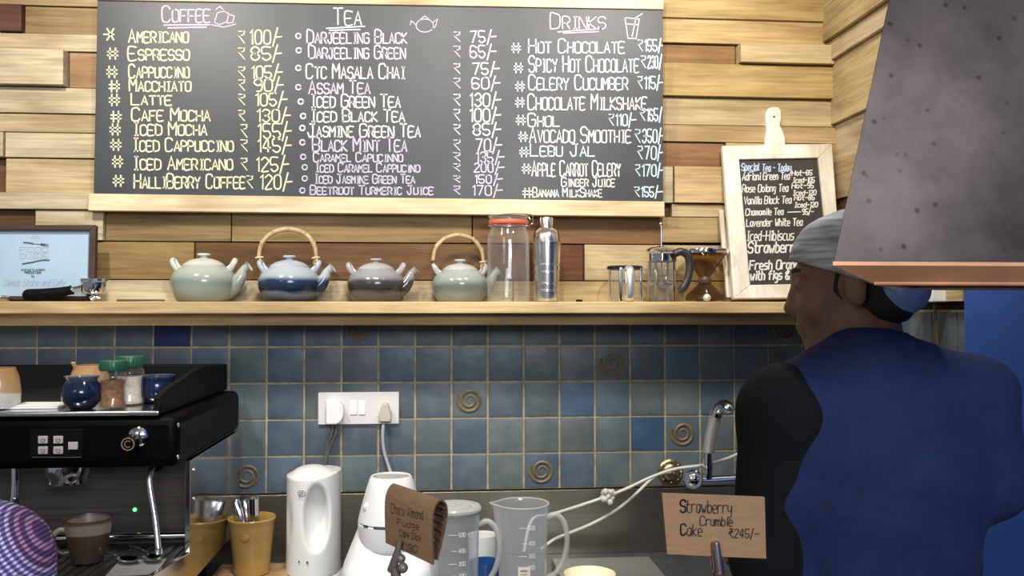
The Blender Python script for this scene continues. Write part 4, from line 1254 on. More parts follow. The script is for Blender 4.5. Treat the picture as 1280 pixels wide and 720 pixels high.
po = [(.020, 0), (.026, .003), (.0365, .018), (.0392, .030), (.0370, .043), (.031, .053), (.0285, .058), (.031, .064), (.0335, .066)]
pi_ = [(.001, .006), (.024, .008), (.034, .020), (.036, .030), (.033, .042), (.027, .053), (.0262, .058), (.0305, .0655)]
cup('mug', tray_pt(102, -.605), 'round-bellied navy blue mug at the tray edge on the espresso machine', 'mug', po, pi_, [NAVY], [(.034, 0, .046), (.048, 0, .048), (.056, 0, .036), (.050, 0, .020), (.036, 0, .016)], rz=.6)
po2 = [(.026, 0), (.032, .003), (.0385, .014), (.0395, .026), (.0375, .040), (.036, .050), (.0385, .058)]
pi2 = [(.001, .006), (.030, .008), (.0365, .020), (.037, .028), (.035, .040), (.0338, .050), (.0365, .0575)]
cup('mug', tray_pt(196, -.49), 'navy blue mug behind the side rail, right of the green-lidded jars', 'mug', po2, pi2, [NAVY], [(.036, 0, .046), (.052, 0, .046), (.058, 0, .032), (.050, 0, .016), (.036, 0, .014)], rz=2.0)
TANW = glaze_mat('tan_white_glaze', [(0, (.55, .53, .48)), (.030, (.60, .58, .52)), (.034, (.46, .29, .14)), (.075, (.36, .20, .09))], .2)
po3 = [(.024, 0), (.034, .002), (.0385, .012), (.0395, .036), (.036, .062), (.029, .082)]
pi3 = [(.001, .006), (.032, .008), (.036, .018), (.037, .036), (.0335, .061), (.027, .0815)]
cup('sugar_pot', tray_pt(-1, -.585), 'white and tan stoneware pot at the far left on the machine tray', 'pot', po3, pi3, [TANW])
cup('sugar_pot', tray_pt(112, -.44), 'white and tan stoneware pot behind the bellied navy mug', 'pot', [(r * 1.05, z * .95) for r, z in po3], [(r * 1.05, z * .95) for r, z in pi3], [TANW])
m = MB(); a_ = tray_pt(105, -.44); m.tube(smooth([a_ + Vector((.0, .0, .02)), a_ + Vector((-.012, -.03, .085)), a_ + Vector((-.024, -.05, .055))][:2], 4), [.004] * 4 + [.006], 8, flat=.5)
tag(m.build('wooden_spoon', pm('spoon_wood', (.5, .33, .17), .5), origin=a_), 'pale wooden spoon standing in the tan pot on the machine', 'spoon')


def jar(p, label, content, s=1.):
    t = empty('spice_jar', p, label, 'jar')
    m = MB()
    pr = [(.024, .0005), (.0262, .004), (.0262, .010), (.024, .016), (.0235, .046), (.0265, .058), (.0262, .068), (.0225, .073), (.022, .078)]
    m.lathe([(r * s, z * s) for r, z in pr], 36, cap=False); m.build('glass_body', GLASS, t)
    m = MB(); m.lathe([((r - .0022) * s, z * s) for r, z in [(.0235, .003), (.0255, .006), (.0255, .010), (.0232, .016), (.0228, .046), (.0255, .056)]], 32); m.build('contents', content, t)
    m = MB()
    m.lathe([(.0255 * s, .076 * s), (.0262 * s, .078 * s), (.0262 * s, .093 * s), (.0245 * s, .096 * s), (.001, .0965 * s)], 36)
    for k in range(24):
        a = 2 * PI * k / 24; m.tube([(.0262 * s * math.cos(a), .0262 * s * math.sin(a), .079 * s), (.0262 * s * math.cos(a), .0262 * s * math.sin(a), .093 * s)], .0009, 5)
    m.build('lid', pm('green_lid', (.012, .085, .045), .35), t)
    return t


jar(tray_pt(141, -.595), 'glass jar of brown spice with a green lid, in front of the other green-lidded jar', pm('brown_spice', (.20, .085, .03), .8, var=.5, scale=120))
jar(tray_pt(162, -.535), 'glass jar of white sugar with a green lid, behind the brown spice jar', pm('white_sugar', (.62, .55, .48), .8, var=.2, scale=120), 1.06)
m = MB(); a_ = tray_pt(50, -.57)
m.box((-.055, -.03, 0), (.045, .05, .004), M=T_(a_) @ Matrix.Rotation(.05, 4, 'Z')); m.box((-.05, -.026, .0042), (.05, .04, .007), M=T_(a_) @ Matrix.Rotation(-.06, 4, 'Z'))
tag(m.build('paper_napkin', pm('napkin_white', (.75, .75, .74), .8), bevel=.0012, origin=a_), 'folded white paper napkin on the machine tray, left of the navy mug', 'napkin')

# --- on the drip tray
DZ = 1.0440
p = atz(110, 702, DZ); p.z = DZ
CUPG = glaze_mat('brown_cream_glaze', [(0, (.035, .022, .013)), (.046, (.05, .03, .017)), (.055, (.055, .032, .018)), (.058, (.20, .165, .13)), (.078, (.21, .175, .135)), (.084, (.08, .05, .03))], .35)
t = cup('coffee_mug', p, 'brown stoneware mug with cream band on the espresso machine drip tray', 'mug', [(.026, 0), (.030, .003), (.036, .030), (.042, .062), (.0455, .088)], [(.001, .005), (.027, .007), (.033, .03), (.039, .062), (.0435, .0875)], [CUPG],
        [(-.034, 0, .064), (-.052, 0, .066), (-.064, 0, .052), (-.060, 0, .032), (-.046, 0, .020), (-.033, 0, .020)], rz=.25)


def spoon(name, p, rz, label, s=1.):
    m = MB()
    R_ = T_(p) @ Matrix.Rotation(rz, 4, 'Z')
    m.lathe([(.001, .0015), (.012, .0035), (.017, .0075), (.0185, .0095), (.0165, .0085), (.011, .0050), (.001, .0032)], 24, M=R_ @ Matrix.Diagonal((1.45 * s, .95 * s, 1, 1)))
    m.tube([R_ @ Vector(v) for v in smooth([(.024 * s, 0, .009), (.045 * s, 0, .012), (.085 * s, 0, .009), (.125 * s, 0, .005)], 4)], [.0022, .002, .0019, .0018, .0018, .0018, .002, .0022, .0026, .003, .0034, .0034, .0028], 8, flat=.6)
    return tag(m.build(name, CHROME, origin=p), label, 'spoon')


p = atz(168, 708, DZ + .0045); m = MB(); m.box((-.04, -.05, -.0042), (.05, .05, -.0005), M=T_(p) @ Matrix.Rotation(.1, 4, 'Z'))
tag(m.build('drip_mat', pm('mat_grey', (.22, .21, .20), .7), bevel=.001, origin=p), 'small folded grey cloth under the spoons on the drip tray', 'cloth')
p2 = atz(160, 703, DZ + .006); p2.z = DZ + .0045; spoon('teaspoon', p2, 2.6, 'teaspoon on the grey cloth, the one nearer the brown mug')
p2 = atz(190, 701, DZ + .006); p2.z = DZ + .0045; spoon('teaspoon', p2, 2.2, 'teaspoon near the steam wand, right of the other teaspoon')

# ================================================================== ON THE BACK COUNTER
p = atz(318, 716, CZ + .03); bx = p.copy(); bx.z = CZ
m = MB(); m.box((-.10, -.10, .0005), (.085, .085, .0295), M=T_(bx)); tag(m.build('chopping_board', wood_mat('board_wood', 0, False, (.52, .34, .17), .3), bevel=.004, origin=bx), 'small wooden board on the counter under the mustard pot', 'board')
p = atz(313, 716, CZ + .03); p.z = CZ + .0302; p.x = -.455
t = empty('utensil_crock', p, 'mustard yellow ceramic crock holding spoons beside the espresso machine', 'crock')
CRK = pm('mustard_glaze', (.40, .24, .07), .22, var=.2, scale=14)
m = MB(); m.lathe([(.040, 0), (.043, .003), (.0445, .02), (.0525, .112), (.0535, .116), (.0535, .124), (.0575, .130), (.0580, .1345), (.0560, .137), (.0530, .134), (.050, .118), (.042, .02), (.038, .008), (.001, .007)], 44); m.build('body', CRK, t)
m = MB(); m.lathe([(.009, 0), (.008, .003), (.001, .004)], 20, M=T_((-.004, -.0505, .098)) @ Matrix.Rotation(PI / 2, 4, 'X')); m.build('medallion', CRK, t)


def handle_tool(dx, dy, tip, r, label, cat='spoon', name='bar_spoon'):
    m = MB(); b = p + Vector((dx, dy, .012)); e = p + Vector(tip)
    m.tube([b, b + (e - b) * .6, b + (e - b) * .97, e], [r * .8, r * .95, r, r * .7], 14, flat=1.0)
    return tag(m.build(name, CHROME, origin=b), label, cat)


handle_tool(.010, -.01, (.004, -.012, .190), .0160, 'thick upright steel tool handle standing in the mustard crock', 'whisk', 'whisk')
handle_tool(.0, .0, (-.040, .006, .178), .0100, 'leftmost leaning steel handle in the mustard crock')
handle_tool(.012, .012, (-.022, .020, .176), .0085, 'steel handle leaning behind the thick one in the mustard crock')

# --- electric kettle
kp = atz(392, 716, CZ); kp.z = CZ; kp.y = -.20; kp.x = at(392, 650, -.20).x
t = empty('electric_kettle', kp, 'tall white plastic jug kettle on its base', 'kettle')
f = Field((-.10, -.13, 0), (.10, .12, .31), .0026)
for (za, zb_, r) in ((.030, .262, .064),):
    pass
X = f.ax[0][:, None, None]; Y = f.ax[1][None, :, None]; Z = f.ax[2][None, None, :]
rr = np.sqrt((X / .0665) ** 2 + ((Y - .005) / .082) ** 2)
tp = .275 + .010 * (X / .07) - .035 * ((Y + .08) < 0) * 0
d = np.maximum((rr - 1.0 - .03 * (.15 - Z)) * .066, np.maximum(Z - (.271 + .16 * X * .5 - .10 * np.maximum(0, -Y - .03)), .026 - Z))
f.f = (d + 0 * (X + Y + Z)).astype(np.float32)
f.ell((.017, -.078, .172), (.030, .052, .078), k=.012, neg=True)
f.ell((-.066, -.072, .160), (.020, .040, .075), k=.010, neg=True)
f.ell((-.004, .0, .262), (.052, .060, .026), k=.012)
f.build('kettle_body', pm('kettle_white', (.78, .78, .75), .24), t, relax=3)
m = MB(); m.lathe([(.001, 0), (.070, 0), (.074, .006), (.073, .018), (.069, .0245), (.001, .0245)], 44, sx=1.0, sy=1.15); m.build('power_base', WHITEPL, t)
kpl = lambda x, z: (Vector((x, -.082 * math.sqrt(max(0, 1 - (x / .07) ** 2)) + .0045 - .002, z)))
m = MB(); m.ball(kpl(-.024, .069), .0022, seg=10); m.ball(kpl(-.0035, .068) + Vector((0, -.0005, 0)), .0028, seg=10); m.build('indicator', pm('dot_dark', (.06, .05, .05), .5), t)
m = MB()
cx_, cz_ = -.018, .233
ribbon(m, [kpl(cx_ + .0095 * math.cos(a), cz_ + .007 * math.sin(a)) + Vector((0, -.002, 0)) for a in [k * 2 * PI / 14 for k in range(15)]], NB, .0016)
ribbon(m, [kpl(cx_ - .005, cz_ - .010) + Vector((0, -.002, 0)), kpl(cx_ - .004, cz_ + .003) + Vector((0, -.002, 0)), kpl(cx_ + .003, cz_ + .003) + Vector((0, -.002, 0)), kpl(cx_ + .002, cz_ - .002) + Vector((0, -.002, 0)), kpl(cx_ - .004, cz_ - .002) + Vector((0, -.002, 0))], NB, .0016)
m.build('emblem', pm('emblem_grey', (.15, .14, .13), .5), t)

# --- white mixer grinder base
gp = at(489, 660, -.42); gp.z = CZ
t = empty('mixer_grinder', gp, 'white mixer grinder base with grey round coupler on top', 'mixer')
MW = pm('mixer_white', (.78, .78, .78), .28)
m = MB()


def rsq(wx, wy, z, n=40, e=4., oy=0.):
    out = []
    for k in range(n):
        a = 2 * PI * k / n; c_, s_ = math.cos(a), math.sin(a)
        out.append(((abs(c_) ** (2 / e)) * wx * (1 if c_ > 0 else -1), (abs(s_) ** (2 / e)) * wy * (1 if s_ > 0 else -1) + oy, z))
    return out


secs = [rsq(.098, .105, .006), rsq(.108, .114, .014), rsq(.109, .114, .09), rsq(.104, .106, .110, oy=.004), rsq(.092, .090, .140, e=3.4, oy=.012), rsq(.078, .074, .175, e=3., oy=.02), rsq(.066, .062, .205, e=2.4, oy=.022), rsq(.056, .052, .210, e=2.2, oy=.022)]
vs = [v for s_ in secs for v in s_]; n = 40
fs = [(i * n + k, i * n + (k + 1) % n, (i + 1) * n + (k + 1) % n, (i + 1) * n + k) for i in range(len(secs) - 1) for k in range(n)]
fs += [tuple(range(n))[::-1], tuple((len(secs) - 1) * n + k for k in range(n))]
m.add(vs, fs, 0, True); m.build('motor_housing', MW, t)
m = MB(); m.lathe([(.060, .142), (.070, .146), (.0735, .156), (.0735, .198), (.0715, .1995), (.0715, .2025), (.0735, .204), (.066, .236), (.0535, .280), (.047, .299), (.044, .302), (.041, .301), (.041, .298)], 48, M=T_((0, -.012, 0)), cap=False); col_ = m.build('collar', MW, t)
m = MB(); m.lathe([(.001, .2985), (.0375, .2985), (.0408, .297)], 40, M=T_((0, -.012, 0)), cap=False); m.build('coupler', pm('coupler_grey', (.40, .36, .35), .45), col_)
m = MB()
for a0, a1 in ((-2.45, -2.28), (-2.05, -1.60), (-1.25, -.95)):
    pts = [(.0733 * math.cos(a0 + (a1 - a0) * k / 8), -.012 + .0733 * math.sin(a0 + (a1 - a0) * k / 8), .201) for k in range(9)]
    m.tube(pts, .0022, 6)
m.build('vent_slot', pm('slot_dark', (.03, .03, .03), .6), col_)
m = MB(); m.ball((-.052, -.050, .240), .009, scale=(.8, .5, 1.1)); m.build('lock_bump', MW, col_)
m = MB(); m.lathe([(.016, 0), (.015, .006), (.001, .008)], 24, M=T_((.058, -.1135, .085)) @ Matrix.Rotation(PI / 2, 4, 'X')); kn = m.build('speed_dial', pm('dial_grey', (.35, .36, .38), .3), t)
m = MB(); m.ball((.058, -.1225, .085), .006, scale=(1, .4, 1)); m.build('dial_light', pm('dial_red', (.7, .05, .04), .3), kn)

# --- two measuring jugs
PLAS = glass_mat('cloudy_plastic', (.95, .96, .97), .13, (.86, .88, .90), .12, .45)
PLASL = glass_mat('jug_handle_plastic', (.90, .90, .88), .42, (.88, .87, .83), .15, .4)
INKJ = pm('jug_marks', (.75, .75, .72), .5)


def jug(px, pytop, Y, h, r, label, lid=False, hz=None):
    top = at(px, pytop, Y); base = top.copy(); base.z = CZ
    h = top.z - CZ
    t = empty('measuring_jug', base, label, 'jug')
    m = MB()
    prof = [(.001, .002), (r * .84, .002), (r * .88, .008), (r * .93, h * .5), (r * .985, h - .012), (r, h - .004), (r * 1.02, h)]
    inn = [(.001, .006), (r * .84, .008), (r * .90, h * .5), (r * .955, h - .012), (r * .97, h - .002), (r * 1.0, h + .001)]
    n0 = len(m.v)
    m.lathe(prof, 56, cap=False); m.lathe(inn, 56, cap=False)
    # pouring lip to the left
    for i in range(len(m.v)):
        x, y, z_ = m.v[i]
        a = abs(math.atan2(y, -x))
        if a < .5 and z_ > h - .035:
            k = (1 - a / .5) ** 1.5 * (z_ - h + .035) / .035
            m.v[i] = (x - .014 * k, y, z_ + .002 * k)
    m.build('body', PLAS, t)
    m = MB(); m.tube([(r * 1.01 * math.cos(a), r * 1.01 * math.sin(a), h) if not (abs(math.atan2(math.sin(a), -math.cos(a))) < .5) else ((r * 1.01 * math.cos(a) - .014 * (1 - abs(math.atan2(math.sin(a), -math.cos(a))) / .5) ** 1.5), r * 1.01 * math.sin(a), h + .002 * (1 - abs(math.atan2(math.sin(a), -math.cos(a))) / .5)) for a in [2 * PI * k / 56 for k in range(56)]], .0016, 8, closed=True)
    m.build('rim', PLASL, t)
    m = MB()
    hh = smooth([(r * .95, 0, h - .032), (r + .016, 0, h - .025), (r + .034, 0, h - .042), (r + .041, 0, h - .080), (r + .034, 0, h - .120), (r + .016, 0, h - .150), (r * .90, 0, h - .160)], 6)
    m.tube(hh, .0075, 12, flat=.75); m.build('handle', PLASL, t)
    m = MB()
    jp = lambda x, z_: Vector((r * .97 * math.sin(x / (r * .97)), -(r * .97) * math.cos(x / (r * .97)) - .0012, z_))
    for k, zz in enumerate((h - .040, h - .072, h - .098, h - .122)):
        ribbon(m, [jp(-.012 + .006 * (k % 2), zz), jp(.004, zz)], NB, .0012)
        write(m, ('500', '400', '300', '200')[k], lambda x, y, hh=0: jp(x, -y), NB, .008, .022, -(zz + .004), -(zz - .004), .0010)
    m.build('scale_marks', INKJ, t)
    if lid:
        m = MB(); m.lathe([(r * 1.0, h - .002), (r * 1.05, h), (r * 1.06, h + .005), (r * 1.0, h + .009), (r * .93, h + .009), (r * .90, h + .0055), (r * .70, h + .0055), (r * .66, h + .010), (r * .5, h + .011), (.001, h + .011)], 56)
        l = m.build('lid', glass_mat('lid_plastic', (.8, .8, .78), .45, (.85, .84, .80), .1, .35), t)
        m = MB(); m.lathe([(r * 1.0, h - .006), (r * 1.045, h - .0055), (r * 1.045, h - .0005), (r * 1.0, h - .0005)], 56, cap=False); m.build('lid_seal', pm('seal_grey', (.16, .17, .18), .5), l)
    return t


jr_ = jug(653, 629, -.56, .26, .0555, 'clear open measuring jug with pouring lip, right of the lidded jug')
jug(568, 637, -.60, .26, .0530, 'clear measuring jug with a ringed lid, behind the folded card', lid=True)
m = MB(); q = at(655, 714, -.61); qq = Vector((q.x, q.y, q.z))
# paper label on the open jug
jb = jr_.location
lab = MB(); rr_ = .0532
lp = lambda x, z_: Vector((rr_ * math.sin(x / rr_), -rr_ * math.cos(x / rr_), z_))
for k in range(6):
    x0 = -.014 + k * .026 / 6; x1 = x0 + .026 / 6
    lab.add([lp(x0, .112), lp(x1, .112), lp(x1, .142), lp(x0, .142)], [(0, 1, 2, 3)], 0, True)
lab.build('paper_label', pm('label_cream', (.78, .74, .64), .6), jr_)
lab = MB(); ribbon(lab, [lp(-.009 + k * .0015, .134) + Vector((0, -.0006, 0)) for k in range(10)], NB, .003); ribbon(lab, [lp(-.009 + k * .0015, .127) + Vector((0, -.0006, 0)) for k in range(10)], NB, .0014); lab.build('label_print', pm('label_brown', (.35, .18, .10), .6), jr_)

# white cup and blue cup behind the jugs
p = at(607, 676, -.30); b = p.copy(); b.z = CZ
WCUP = [(.020, 0), (.026, .003), (.034, .03), (.036, .065), (.0365, .085)]; WIN = [(.001, .006), (.022, .008), (.030, .03), (.0335, .084)]
cup('tumbler', Vector((p.x - .005, -.36, CZ)), 'navy blue cup behind the two measuring jugs', 'cup', WCUP, WIN, [pm('cup_blue', (.02, .07, .22), .2)])
cup('tumbler', Vector((at(603, 680, -.25).x, -.25, CZ)), 'glossy white cup behind the two measuring jugs', 'cup', [(r * 1.0, z * 1.4) for r, z in WCUP], [(r, z * 1.4) for r, z in WIN], [pm('cup_white', (.75, .74, .72), .15)])

# tray and cream bowl
zt_ = CZ + .024
a_ = atz(690, 699, zt_); b_ = atz(815, 699, zt_); a_.y = b_.y = -.14
c_ = Vector((b_.x, -.55, zt_)); d_ = Vector((a_.x, -.55, zt_))
tc_ = Vector(((a_.x + b_.x) / 2, -.345, CZ))
m = MB(); m.prism([Vector((v.x, v.y, CZ + .0005)) for v in (d_, c_, b_, a_)], (0, 0, zt_ - CZ - .0005)); tag(m.build('steel_tray', pm('tray_grey', (.30, .30, .285), .35, .6, var=.1, scale=9), bevel=.004, origin=tc_), 'flat grey steel tray on the counter under the cream bowl', 'tray')
q = Vector((at(737, 717, -.45).x, -.45, zt_ + .0010))
rim = at(737, 717, -.45).z - q.z
m = MB(); k = 33 * mpp(at(737, 717, -.45))
m.lathe([(k * .55, 0), (k * .62, .003), (k * .9, rim * .5), (k, rim - .001), (k * .985, rim + .001), (k * .95, rim - .002), (k * .85, rim * .5), (k * .55, .006), (.001, .005)], 48, M=T_(q))
tag(m.build('cream_bowl', pm('cream_glaze', (.80, .74, .52), .3), origin=q), 'small cream bowl on the grey tray right of the jugs', 'bowl')

# return-wall switch and utensils near the blue wall
q = atx(1176, 366, CORNER - .012); k = .02
t = empty('wall_switch', q, 'white switch box on the return wall beside the blue wall', 'switch')
a_ = atx(1160, 378, CORNER - .012); b_ = atx(1187, 355, CORNER - .012)
m = MB(); m.box((CORNER - .052, b_.y, a_.z), (CORNER - .012, a_.y, b_.z)); m.build('box', WHITEPL, t, bevel=.003, origin=q)
m = MB(); m.box((CORNER - .055, b_.y + .02, a_.z + .012), (CORNER - .0525, a_.y - .03, b_.z - .010)); m.build('rocker', pm('rocker_grey', (.45, .44, .42), .4), t, bevel=.001, origin=q)
m = MB(); m.tube([atx(1168, 380, CORNER - .03), atx(1172, 455, CORNER - .03)], [.004, .012], 10, flat=.5); a_ = atx(1170, 430, CORNER - .03)
m.tube([atx(1168, 380, CORNER - .03), atx(1168, 380, CORNER - .006)], .003, 8)
tag(m.build('hanging_ladle', pm('ladle_dark', (.06, .035, .025), .5), origin=a_), 'dark wooden utensil hanging on the return wall below the switch', 'utensil')

# ================================================================== COPPER HOOD IN THE FOREGROUND
A0 = CAM + ray(1041, 331) * .93
A1 = CAM + ray(1111, 0) * 1.01
zr = A0.z; ztop = 2.2
kk = (ztop - zr) / (A1.z - zr)
top_A = A0 + (A1 - A0) * kk
DEP = .27; W_ = .95
b_out = [A0, A0 + Vector((W_, 0, 0)), A0 + Vector((W_ - .23, DEP, 0)), A0 + Vector((.21, DEP, 0))]
dx = top_A.x - A0.x; dy = top_A.y - A0.y
t_out = [top_A, Vector((A0.x + W_ - dx, top_A.y, ztop)), Vector((A0.x + W_ - .23 - dx * .6, A0.y + DEP - .01, ztop)), Vector((A0.x + .21 + dx * .6, A0.y + DEP - .01, ztop))]
HO = Vector((A0.x + W_ / 2, A0.y + DEP / 2, zr))
hd_ = empty('copper_hood', HO, 'big dark tarnished copper hood hanging in the foreground at the right', 'hood')
HMAT, nt, b = newmat('tarnished_copper')
b.inputs['Metallic'].default_value = .7; b.inputs['Roughness'].default_value = .48
tc = N(nt, 'ShaderNodeTexCoord')
nz = N(nt, 'ShaderNodeTexNoise'); nz.inputs['Scale'].default_value = 5; nz.inputs['Detail'].default_value = 8; nz.inputs['Roughness'].default_value = .65
r = N(nt, 'ShaderNodeValToRGB'); r.color_ramp.elements[0].color = (.034, .025, .023, 1); r.color_ramp.elements[1].color = (.105, .082, .076, 1)
r.color_ramp.elements[0].position = .35; r.color_ramp.elements[1].position = .7
vo = N(nt, 'ShaderNodeTexVoronoi'); vo.inputs['Scale'].default_value = 42
r2 = N(nt, 'ShaderNodeValToRGB'); r2.color_ramp.elements[0].position = .08; r2.color_ramp.elements[0].color = (.35, .32, .32, 1); r2.color_ramp.elements[1].position = .17; r2.color_ramp.elements[1].color = (1, 1, 1, 1)
n3 = N(nt, 'ShaderNodeTexNoise'); n3.inputs['Scale'].default_value = 6
r3 = N(nt, 'ShaderNodeValToRGB'); r3.color_ramp.elements[0].position = .40; r3.color_ramp.elements[1].position = .52
mm = N(nt, 'ShaderNodeMix', data_type='RGBA', blend_type='MULTIPLY')
for q_ in (nz, vo, n3): nt.links.new(tc.outputs['Object'], q_.inputs['Vector'])
nt.links.new(nz.outputs['Fac'], r.inputs[0]); nt.links.new(vo.outputs['Distance'], r2.inputs[0]); nt.links.new(n3.outputs['Fac'], r3.inputs[0])
nt.links.new(r3.outputs[0], mm.inputs[0]); nt.links.new(r.outputs[0], mm.inputs[6]); nt.links.new(r2.outputs[0], mm.inputs[7]); nt.links.new(mm.outputs[2], b.inputs['Base Color'])
m = MB()
m.add(b_out + t_out, [(0, 1, 5, 4), (1, 2, 6, 5), (2, 3, 7, 6), (3, 0, 4, 7), (4, 5, 6, 7)], 0, False)
o = m.build('canopy', HMAT, hd_, origin=HO)
so = o.modifiers.new('thick', 'SOLIDIFY'); so.thickness = .003; so.offset = -1
bv = o.modifiers.new('bevel', 'BEVEL'); bv.width = .012; bv.segments = 3; bv.limit_method = 'ANGLE'; bv.angle_limit = math.radians(50)
cen = sum(b_out, Vector()) / 4
ins = []
n = 4
for i in range(4):
    p0, p1, p2 = b_out[i - 1], b_out[i], b_out[(i + 1) % 4]
    e1 = (p1 - p0).normalized(); e2 = (p2 - p1).normalized()
    n1 = Vector((-e1.y, e1.x, 0)); n2 = Vector((-e2.y, e2.x, 0))
    bis = (n1 + n2).normalized(); ins.append(p1 + bis * (.024 / bis.dot(n1)) + Vector((.008 if i in (0, 3) else 0, 0, -.0195)))
m = MB()
bo_ = [p + Vector((0, 0, -.0005)) for p in b_out]
up_ = Vector((0, 0, .004))
for i in range(4):
    j = (i + 1) % 4
    m.prism([bo_[i], bo_[j], ins[j], ins[i]], up_)
m.tube([ins[0] + Vector((0, 0, .001)), ins[1] + Vector((0, 0, .001)), ins[2] + Vector((0, 0, .001)), ins[3] + Vector((0, 0, .001))], .0028, 8, closed=True)
m.build('copper_lip', pm('bright_copper', (.80, .42, .22), .42, .55, var=.2, scale=14), hd_, origin=HO)
m = MB(); tcx = sum(t_out, Vector()) / 4
m.box((tcx.x - .17, tcx.y - .075, ztop - .01), (tcx.x + .17, tcx.y + .075, 2.8)); m.build('duct', HMAT, hd_, bevel=.004, origin=HO)

# ================================================================== FRONT BAR AND PRICE CARDS
BZ = 1.10
br_ = empty('bar_counter', (.45, -1.63, 0), 'front bar counter that the price cards stand on', 'counter')
MB().box((-.33, -1.92, BZ - .04), (1.08, -1.38, BZ)).build('bar_top', wood_mat('bar_wood', 0, False, (.25, .15, .08), .3), br_, bevel=.004, origin=(.45, -1.63, 0))
MB().box((-.30, -1.89, 0), (1.05, -1.42, BZ - .04)).build('bar_base', pm('bar_dark', (.05, .04, .035), .5), br_, bevel=.003, origin=(.45, -1.63, 0))
CARD = pm('cardboard', (.30, .175, .092), .8, var=.10, scale=35, stretch=(1, 1, 6), bump=.1)
CARDIN = pm('cardboard_core', (.11, .06, .032), .9, var=.4, scale=160)
PEN = pm('black_marker', (.015, .012, .012), .6)
PENB = pm('brown_marker', (.06, .032, .022), .6)
YC = -1.43
cp_ = Plane((0, YC, 0), (0, -1, 0))
q = cp_.hit(894, 690); base = Vector((q.x, YC, BZ + .0005))
hld = empty('card_holder', base, 'steel stick clip holding the strawberry crumble cake card', 'card holder')
STK = pm('stick_steel', (.45, .40, .38), .25, 1.0)
m = MB(); s0 = cp_.hit(893, 676, .005); s1 = cp_.hit(897, 712, .006); s2 = Vector((s1.x, s1.y, BZ + .006))
m.tube([s0, s0 + (s1 - s0) * .1, s1], [.0042, .0048, .0062], 12); m.build('clip_front', STK, hld, origin=base)
m = MB(); m.ball(cp_.hit(897, 714, .004), .0072); m.tube([cp_.hit(897, 714, .004), Vector((base.x, YC + .0, BZ + .006))], [.005, .004], 10); m.build('stem', STK, hld, origin=base)
m = MB(); s0 = cp_.hit(893, 682, -.009); m.tube([s0, cp_.hit(897, 712, -.008)], [.004, .005], 10); m.build('clip_back', STK, hld, origin=base)
m = MB(); m.lathe([(.030, 0), (.030, .004), (.022, .008), (.001, .009)], 32, M=T_(base)); m.build('base', STK, hld, origin=base)
cc = cp_.hit(893, 657)
pc = empty('price_card', cc, 'flat brown cardboard price card reading strawberry crumble cake', 'price card')
m = MB(); m.prism([cp_.hit(827.5, 616.5), cp_.hit(834, 693), cp_.hit(958, 698.5), cp_.hit(956, 621.5)], (0, .004, 0)); m.build('card', CARD, pc, origin=cc, bevel=.0004)
cpl = lambda x, y, h=.0005: cp_.hit(x, y, h)
CP = mpp(cc); jc = random.Random(11)
m = MB()
for (t_, x0, x1, y0, y1) in (('Strawberry', 850, 914, 625, 640), ('Crumble', 875, 915, 645, 656.5), ('Cake', 850.5, 877, 655, 669), ('$245/-', 911, 948, 661, 671.5)):
    write(m, t_, cpl, NB, x0, x1, y0, y1, 1.35 * CP, False, slope=.03, jitter=.25, rng=jc, slant=.05)
write(m, 'S', cpl, NB, 850.4, 857.6, 625, 640, 1.9 * CP, False)
write(m, 'C', cpl, NB, 851, 857, 655, 668, 1.7 * CP, False)
m.build('lettering', PEN, pc, origin=cc)

# folded tent card
R0 = CAM + ray(541, 706) * 1.02; L0 = CAM + ray(482, 684) * 1.115
L0.z = R0.z
ax = (R0 - L0).normalized(); LEN = (R0 - L0).length
nf = Vector((ax.y, -ax.x, 0))
if nf.y > 0: nf = -nf
HC = .072
prof = [(0, 0), (.001, .02), (.0015, .04), (.001, .055), (-.0015, .065), (-.007, .0725), (-.013, .0735), (-.0185, .068), (-.0205, .058), (-.018, .042), (-.0125, .022), (-.007, .004)]
prof = [(v.x, v.y) for v in smooth([(a, b, 0) for a, b in prof], 3)]
tc0 = (L0 + R0) / 2
pc = empty('price_card', tc0, 'folded brown cardboard price card with a rounded top, before the white mixer', 'price card')
m = MB(); K = len(prof); thk = .0022
inner = []
for i, (a, b) in enumerate(prof):
    p0 = Vector(prof[max(i - 1, 0)]); p1 = Vector(prof[min(i + 1, K - 1)]); d = (p1 - p0).normalized(); nn = Vector((d.y, -d.x))
    inner.append((a - nn.x * thk, b - nn.y * thk))
mk_ = lambda o_, a, b: o_ + nf * a + Vector((0, 0, b))
vs = [mk_(L0, *p) for p in prof] + [mk_(R0, *p) for p in prof] + [mk_(L0, *p) for p in inner] + [mk_(R0, *p) for p in inner]
fo_ = [(i, K + i, K + i + 1, i + 1) for i in range(K - 1)]
fi_ = [(2 * K + i, 2 * K + i + 1, 3 * K + i + 1, 3 * K + i) for i in range(K - 1)]
m.add(vs, fo_, 0, True)
m2o = len(m.v)
m.add(vs, fi_ + [(K + i, 3 * K + i, 3 * K + i + 1, K + i + 1) for i in range(K - 1)] + [(i, i + 1, 2 * K + i + 1, 2 * K + i) for i in range(K - 1)] + [(0, 2 * K, 3 * K, K), (K - 1, 2 * K - 1, 4 * K - 1, 3 * K - 1)], 1, False)
m.build('card', [CARD, CARDIN], pc, origin=tc0)
